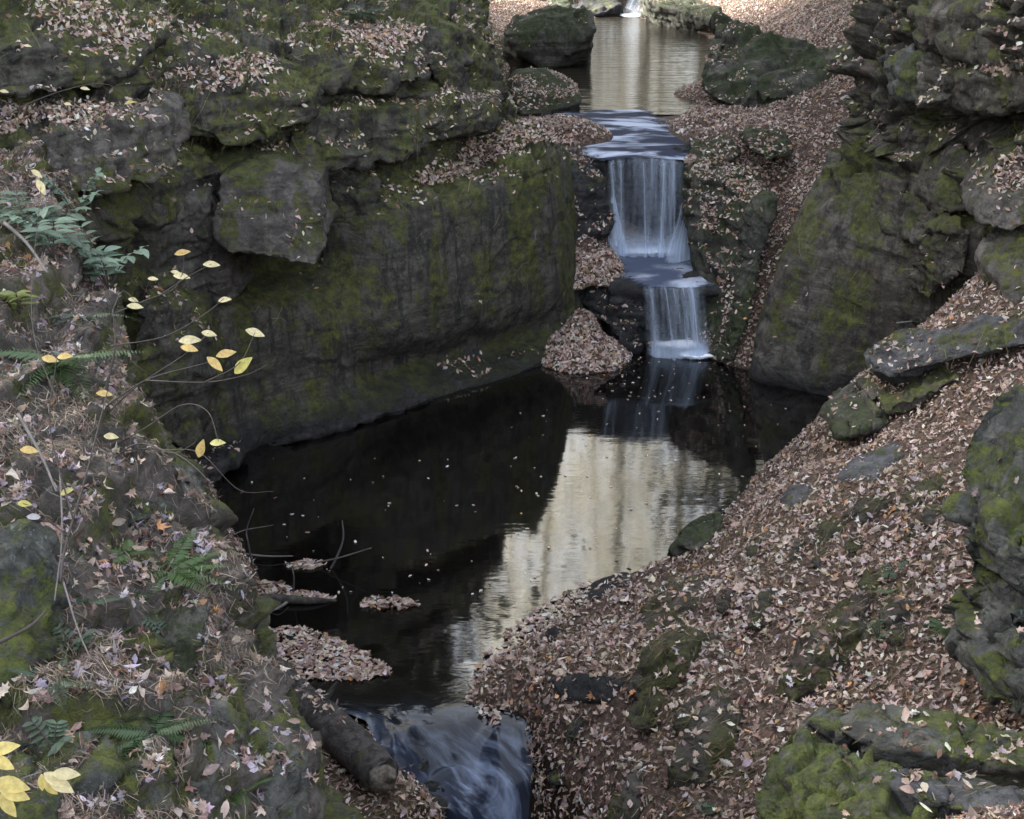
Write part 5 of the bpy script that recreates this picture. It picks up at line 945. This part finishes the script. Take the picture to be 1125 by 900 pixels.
# --- ferns
def frond_mesh(L, droop, n=26, wid=.27):
    s = np.linspace(0, 1, n); C = np.c_[0 * s, L * s, -droop * L * s ** 2.0]; parts = []
    parts.append(tube(C[::5], [.003, .002, .001], 5, 10))
    for i in range(2, n):
        t = s[i]; w = wid * L * (1 - t) ** .75 * min(1, .35 + 2.4 * t) * .95 + .004
        for sg in (-1, 1):
            V, F = oval_leaf(w, max(.006, w * .12), 5, .1, .22); d = np.array([sg * .93, .36, -.12 + rng.normal(0, .08)]); V = place(V, C[i], d, np.array([0, 0, 1.])); parts.append((V, F))
    return join(parts)
FCOL = [(.05,.10,.035),(.06,.12,.03),(.045,.085,.045),(.09,.13,.03)]
FR = []
for k in range(4):
    V, F = frond_mesh(1.0, [.25, .45, .6, .35][k]); FR.append((V, F))
def fern(label, base, fronds, L, c, aim=None, cat='fern', name='fern', group=None):
    fronds = int(fronds * 1.6)
    root = empty(name, base); tag(root, label, cat, group)
    for i in range(fronds):
        V, F = FR[rng.integers(4)]; Li = L * rng.uniform(.7, 1.1); a = rng.uniform(0, 6.28) if aim is None else aim + rng.normal(0, .55); el = rng.uniform(.0, .5)
        d = np.array([math.cos(a) * math.cos(el), math.sin(a) * math.cos(el), math.sin(el)]); Vp = place(V * Li, base, d, np.array([0, 0, 1.]))
        mesh_obj('frond', Vp, F, M_GREEN, parent=root, color=np.tile(np.array(FCOL[c]) * rng.uniform(.8, 1.25), (len(Vp), 1)))
BVH = make_bvh()
for (u, v, n, L, c, lb) in [(65, 395, 8, .42, 0, 'dark green fern drooping down the left bank under two yellow leaves'), (95, 350, 4, .28, 2, 'small dark fern at the edge of the left bank'), (185, 628, 7, .30, 1, 'bright green fern on the near left bank above a mossy face'), (165, 655, 3, .22, 0, 'dark fern frond hanging under the bright fern'),
      (165, 805, 8, .26, 0, 'dark green fern low on the near left bank near the bottom'), (95, 665, 3, .16, 2, 'tiny fern among leaves in the middle of the left bank'), (140, 610, 4, .2, 1, 'small fern beside the lichened face on the left bank'), (1040, 690, 7, .28, 0, 'dark fern growing at the foot of the right edge boulder'), (985, 650, 3, .2, 1, 'small green fern on the leafy slope near the right boulder'),
      (260, 870, 3, .14, 1, 'tiny fern by the pale ledge at the bottom left'), (60, 750, 4, .18, 2, 'small dark fern beside the lichened grey block'), (395, 15, 7, .55, 2, 'pale green fern on top of the left cliff'), (315, 20, 5, .45, 0, 'dark fern tucked on the left cliff top'), (790, 890, 4, .18, 2, 'small blue green fern at the bottom edge right of centre'), (30, 235, 4, .4, 2, 'blue green fern at the left edge high on the bank')]:
    P, N = hit(u, v); fern(lb, P + N * .01, n, L, c)
# --- low leafy plants with blue green oval leaves
def leafy(label, base, stems, H, LL, col, lean=(0, 0, 0)):
    root = empty('leafy_plant', base); tag(root, label, 'plant')
    for i in range(stems):
        a = rng.uniform(0, 6.28); top = base + np.array([math.cos(a) * H * .6, math.sin(a) * H * .4, H * rng.uniform(.5, 1)]) + np.array(lean) * H; mid_ = (base + top) / 2 + np.array([0, 0, H * .15])
        V, F = tube([base, mid_, top], [.004, .003, .0015], 5); mesh_obj('stem', V, F, M_DTWIG, parent=root)
        C = catmull([base, mid_, top], 12); parts = []
        for j in range(3, 12, 2):
            for sg in (-1, 1):
                V, F = oval_leaf(LL * rng.uniform(.7, 1.1), LL * .24, 6, .15, .3); t = C[min(j, 11)] - C[j - 1]; sd = np.cross(t, [0, 0, 1.]); sd /= np.linalg.norm(sd) + 1e-9
                parts.append((place(V, C[j], sg * sd + .5 * t / (np.linalg.norm(t) + 1e-9) + np.array([0, 0, rng.uniform(-.3, .2)]), np.array([rng.normal(0, .2), -.2, 1.])), F))
        V, F = join(parts); mesh_obj('foliage', V, F, M_GREEN, parent=root, color=np.tile(np.array(col) * rng.uniform(.8, 1.3), (len(V), 1)))
BG = (.15, .22, .16)
for (u, v, n, H, LL, lb, col) in [(120, 318, 9, .36, .12, 'blue green leafy plant spilling over the edge of the left bank', BG), (60, 285, 7, .36, .12, 'pale blue green plant among leaves on the upper left bank', BG), (85, 240, 5, .3, .10, 'small blue green plant under the grey shelf at left', BG), (30, 262, 4, .3, .11, 'blue green plant at the left edge under the leaves', BG), (22, 345, 3, .2, .09, 'yellow green seedling at the left edge of the bank', (.14,.17,.04)),
      (85, 720, 4, .12, .04, 'small round leaved plant by the lichened block', (.05,.09,.05)), (60, 830, 4, .12, .045, 'small dark leafed plant near the bottom left corner', (.06,.10,.06)), (180, 700, 4, .10, .035, 'creeping plant on the dark mossy rock of the left bank', (.07,.12,.08)), (400, 12, 5, .35, .07, 'light green seedling on the left cliff top near the corner', (.11,.16,.07)), (965, 705, 4, .14, .04, 'green seedling beside the mossy topped stone', (.06,.11,.05)), (975, 640, 3, .18, .05, 'green broad leafed seedling on the right slope', (.05,.10,.05))]:
    P, N = hit(u, v); leafy(lb, P, n, H, LL, col)
# dead sticks on the left bank
for k, (lb, pts, r) in enumerate([('pale stick lying across the left bank below the blue green plant', [(5,245,6.9),(30,268,6.8),(52,300,6.6)], .018), ('long grey stick down the left bank beside the fern', [(20,455,5.35),(45,500,5.2),(62,540,5.0)], .012), ('dark twig bending over the lichened grey block', [(-20,715,3.6),(30,690,3.75),(50,672,3.95)], .010), ('thin dead stick in the leaves under the sapling', [(66,520,5.1),(68,590,4.8),(60,660,4.5)], .007),
        ('forked thin stick leaning by the ferns of the left bank', [(70,640,4.55),(85,690,4.4),(100,725,4.2)], .006), ('pale broken stick pointing over the edge at the right cliff foot', [(985,355,13.2),(1002,353,13.0)], .012)]):
    r *= .65; P_ = [Wt(*p) for p in pts]; V, F = tube(P_, [r, r * .8, r * .6], 8, wob=.15, seed=k); o = mesh_obj('fallen_stick', V, F, M_TWIG if k != 2 else M_DTWIG); tag(o, lb, 'stick')
# --- trees of the surrounding wood, plus unseen evergreens added for shade
M_TRUNK = bark_mat('tree_bark', (.30, .28, .25), .4); M_DARKLEAF = leaf_mat('evergreen_leaf', .6, .25, .3); M_GOLD = leaf_mat('golden_leaf', .5, .5, .3)
def tree(label, base, H, crown0, Rw, nl, cols, mat, leafs, name='tree', cone=False, cat='tree', rt=.2):
    base = np.array(base, float); root = empty(name, base); tag(root, label, cat, 'trees of the wood around the gorge')
    lean = rng.normal(0, .03, 2) * H; top = base + np.array([lean[0], lean[1], H]); parts = [tube([base - [0, 0, .5], base + (top - base) * .35 + rng.normal(0, .1, 3), base + (top - base) * .7 + rng.normal(0, .15, 3), top], [rt * 1.3, rt, rt * .6, .03], 9, 24, .1)]
    cl = []
    nb = 34 if cone else 26
    for i in range(nb):
        s = crown0 + (1 - crown0) * (i + rng.random()) / nb; a = i * 2.4 + rng.normal(0, .4); rr = Rw * ((1 - s) / (1 - crown0)) ** .8 if cone else Rw * math.sin(math.pi * min(.95, (s - crown0) / (1 - crown0) * .8 + .18)) * rng.uniform(.6, 1.1)
        rr = max(rr, .3); p0 = base + (top - base) * s; p1 = p0 + np.array([math.cos(a) * rr, math.sin(a) * rr, (-.15 if cone else .35) * rr]); m_ = (p0 + p1) / 2 + np.array([0, 0, .12 * rr])
        parts.append(tube([p0, m_, p1], [rt * .28 * (1.1 - s), rt * .15 * (1.1 - s), .008], 5, 6))
        for q in range(5): f = .3 + .7 * (q + rng.random()) / 5; cl.append((p0 * (1 - f) + p1 * f + rng.normal(0, .12 * rr, 3), .28 * rr + .25))
    V, F = join(parts); mesh_obj('trunk', V, F, M_TRUNK, parent=root)
    per = max(6, nl // len(cl)); P = np.concatenate([c + rng.normal(0, 1, (per, 3)) * r * np.array([.7, .7, .4]) for c, r in cl]); n = len(P)
    leaf_mesh('crown', P, np.tile([0, 0, 1.], (n, 1)), rng.uniform(.6, 1.3, n) * leafs, np.full(n, 1), np.clip(np.array(cols)[rng.integers(len(cols), size=n)] * rng.lognormal(0, .2, (n, 1)), 0, .9), mat, None, tilt=1.2, lift=.01, curl=.2, parent=root, kind=None)
GOLD = [(.80,.76,.64),(.82,.80,.72),(.74,.72,.58),(.80,.74,.56)]; DARK = [(.025,.04,.018),(.035,.055,.02),(.03,.045,.025)]
TREES = [(-1.0,54,31,'gold'),(2.2,57,34,'gold'),(5.6,53,30,'gold'),(8.4,56,34,'gold'),(10.5,57,25,'gold'),(-4,66,27,'gold'),(4.0,76,34,'gold'),(0.5,80,36,'gold'),(13.5,68,28,'gold'),(7,82,35,'gold'),
         (-6.5,24,15,'dark'),(-4.2,27,14,'dark'),(-9,19,16,'dark'),(-3.2,31,14,'dark'),(-7,32,18,'dark'),(-10,26,18,'dark'),(-9.5,13,15,'dark'),(-5,40,18,'dark'),(-12,35,18,'dark'),
         (10,20,14,'dark'),(9.2,26,14,'dark'),(11.5,15,16,'dark'),(12,31,17,'dark'),(11,38,18,'dark'),(13.5,24,17,'dark'),(12.5,9,16,'dark'),(15,45,19,'dark')]
for x, y, H in [(-2.5, 52, 8), (0.5, 54, 9), (3, 51.5, 7), (5.5, 54, 9), (8, 52, 8), (10.5, 53, 9), (1.8, 57, 10), (6.8, 58, 11), (-5, 55, 10), (13, 56, 10)]: TREES.append((x, y, H, 'bush'))
TREES += [(-13, 17, 19, 'dark'), (-14, 22, 20, 'dark'), (-13, 8, 18, 'dark'), (-9, 5, 15, 'dark'), (-12, 1, 18, 'dark'), (-16, 28, 20, 'dark'), (-16, 13, 20, 'dark'), (-17, 3, 20, 'dark'), (-10, -4, 16, 'dark'), (-15, -7, 19, 'dark'), (-2.9, 24.5, 24, 'dark'), (8.4, 26.5, 17, 'dark'), (7.3, 35.5, 19, 'dark'), (-8, 43, 18, 'dark'), (-13, 41, 20, 'dark'), (-12, 46, 20, 'dark'), (-18, 44, 22, 'dark'), (-7, 36, 17, 'dark'), (-18, 20, 21, 'dark'), (-11, 22, 18, 'dark'), (-8, 28, 17, 'dark'), (-13, 31, 20, 'dark'), (-17, 34, 22, 'dark'), (-20, 26, 23, 'dark'), (-10, 36, 19, 'dark'), (-21, 16, 22, 'dark')]  # out-of-view evergreens added to block the sun and narrow the bright pool reflection
words_g = ['slim', 'tall', 'broad', 'spreading', 'high', 'pale', 'huge', 'lofty', 'leaning', 'great']
for i, (x, y, H, kd) in enumerate(TREES):
    z = float(gheight(np.array([x]), np.array([y]))[0]) if Y0 < y < Y1 and X0 < x < X1 else float(gheight(np.array([x]), np.array([float(y)]))[0])
    if kd == 'gold': H = H * 1.25; tree('golden leaved autumn tree of the wood beyond the upper stream', (x, y, z - .2), H, .14, H * .16, 5200, GOLD, M_GOLD, .36, 'autumn_tree', rt=.22)
    elif kd == 'bush': tree('young golden tree with low branches at the far end of the stream', (x, y, z - .2), H, .03, H * .30, 4200, GOLD, M_GOLD, .24, 'young_tree', rt=.08)
    else: tree('unseen dark evergreen tree standing on the rim to shade the gorge', (x, y, max(z, 4.5) - .2), H, .14, H * .2, 3600, DARK, M_DARKLEAF, .36, 'shade_evergreen_tree', True, rt=.2)
# ------------------------------------------------------------------ light, sky, camera
SUN_EL, SUN_ROT = 34.0, -68.0      # degrees; rotation measured from +Y towards +X
w = bpy.data.worlds.new('World'); scn.world = w; w.use_nodes = True; nt = w.node_tree; nt.nodes.clear()
sky = nt.nodes.new('ShaderNodeTexSky'); sky.sky_type = 'NISHITA'; sky.sun_disc = False; sky.sun_elevation = R(SUN_EL); sky.sun_rotation = R(SUN_ROT); sky.altitude = 250; sky.air_density = 1.0; sky.dust_density = 1.6; sky.ozone_density = 1.0
hs = nt.nodes.new('ShaderNodeHueSaturation'); hs.inputs['Saturation'].default_value = .34; nt.links.new(sky.outputs[0], hs.inputs['Color'])
bg = nt.nodes.new('ShaderNodeBackground'); bg.inputs[1].default_value = .15; nt.links.new(hs.outputs[0], bg.inputs[0])
ow = nt.nodes.new('ShaderNodeOutputWorld'); nt.links.new(bg.outputs[0], ow.inputs[0])
sl = bpy.data.lights.new('sun', 'SUN'); sl.energy = 5.0; sl.angle = R(8); sl.color = (1.0, .95, .88); so = bpy.data.objects.new('sun', sl); COL.objects.link(so)
el, az = R(SUN_EL), R(SUN_ROT); dvec = Vector((math.sin(az) * math.cos(el), math.cos(az) * math.cos(el), math.sin(el))); so.rotation_euler = dvec.to_track_quat('Z', 'Y').to_euler(); so.location = (0, 0, 30)
cam = bpy.data.cameras.new('camera'); co = bpy.data.objects.new('camera', cam); COL.objects.link(co); co.location = CAM; co.rotation_euler = (math.pi / 2 - PITCH, 0, 0)
cam.sensor_fit = 'HORIZONTAL'; cam.sensor_width = 36; cam.lens = 36 * F_PX / 1125; cam.clip_end = 2000; cam.clip_start = .05; scn.camera = co
vs = scn.view_settings; vs.view_transform = 'Standard'; vs.look = 'None'; vs.exposure = 2.78; vs.gamma = 1; vs.use_curve_mapping = False
scn.cycles.max_bounces = 8; scn.cycles.diffuse_bounces = 4; scn.cycles.glossy_bounces = 3; scn.cycles.transparent_max_bounces = 16; scn.cycles.caustics_reflective = False; scn.cycles.caustics_refractive = False
scn.cycles.use_denoising = True; scn.cycles.sample_clamp_indirect = 4
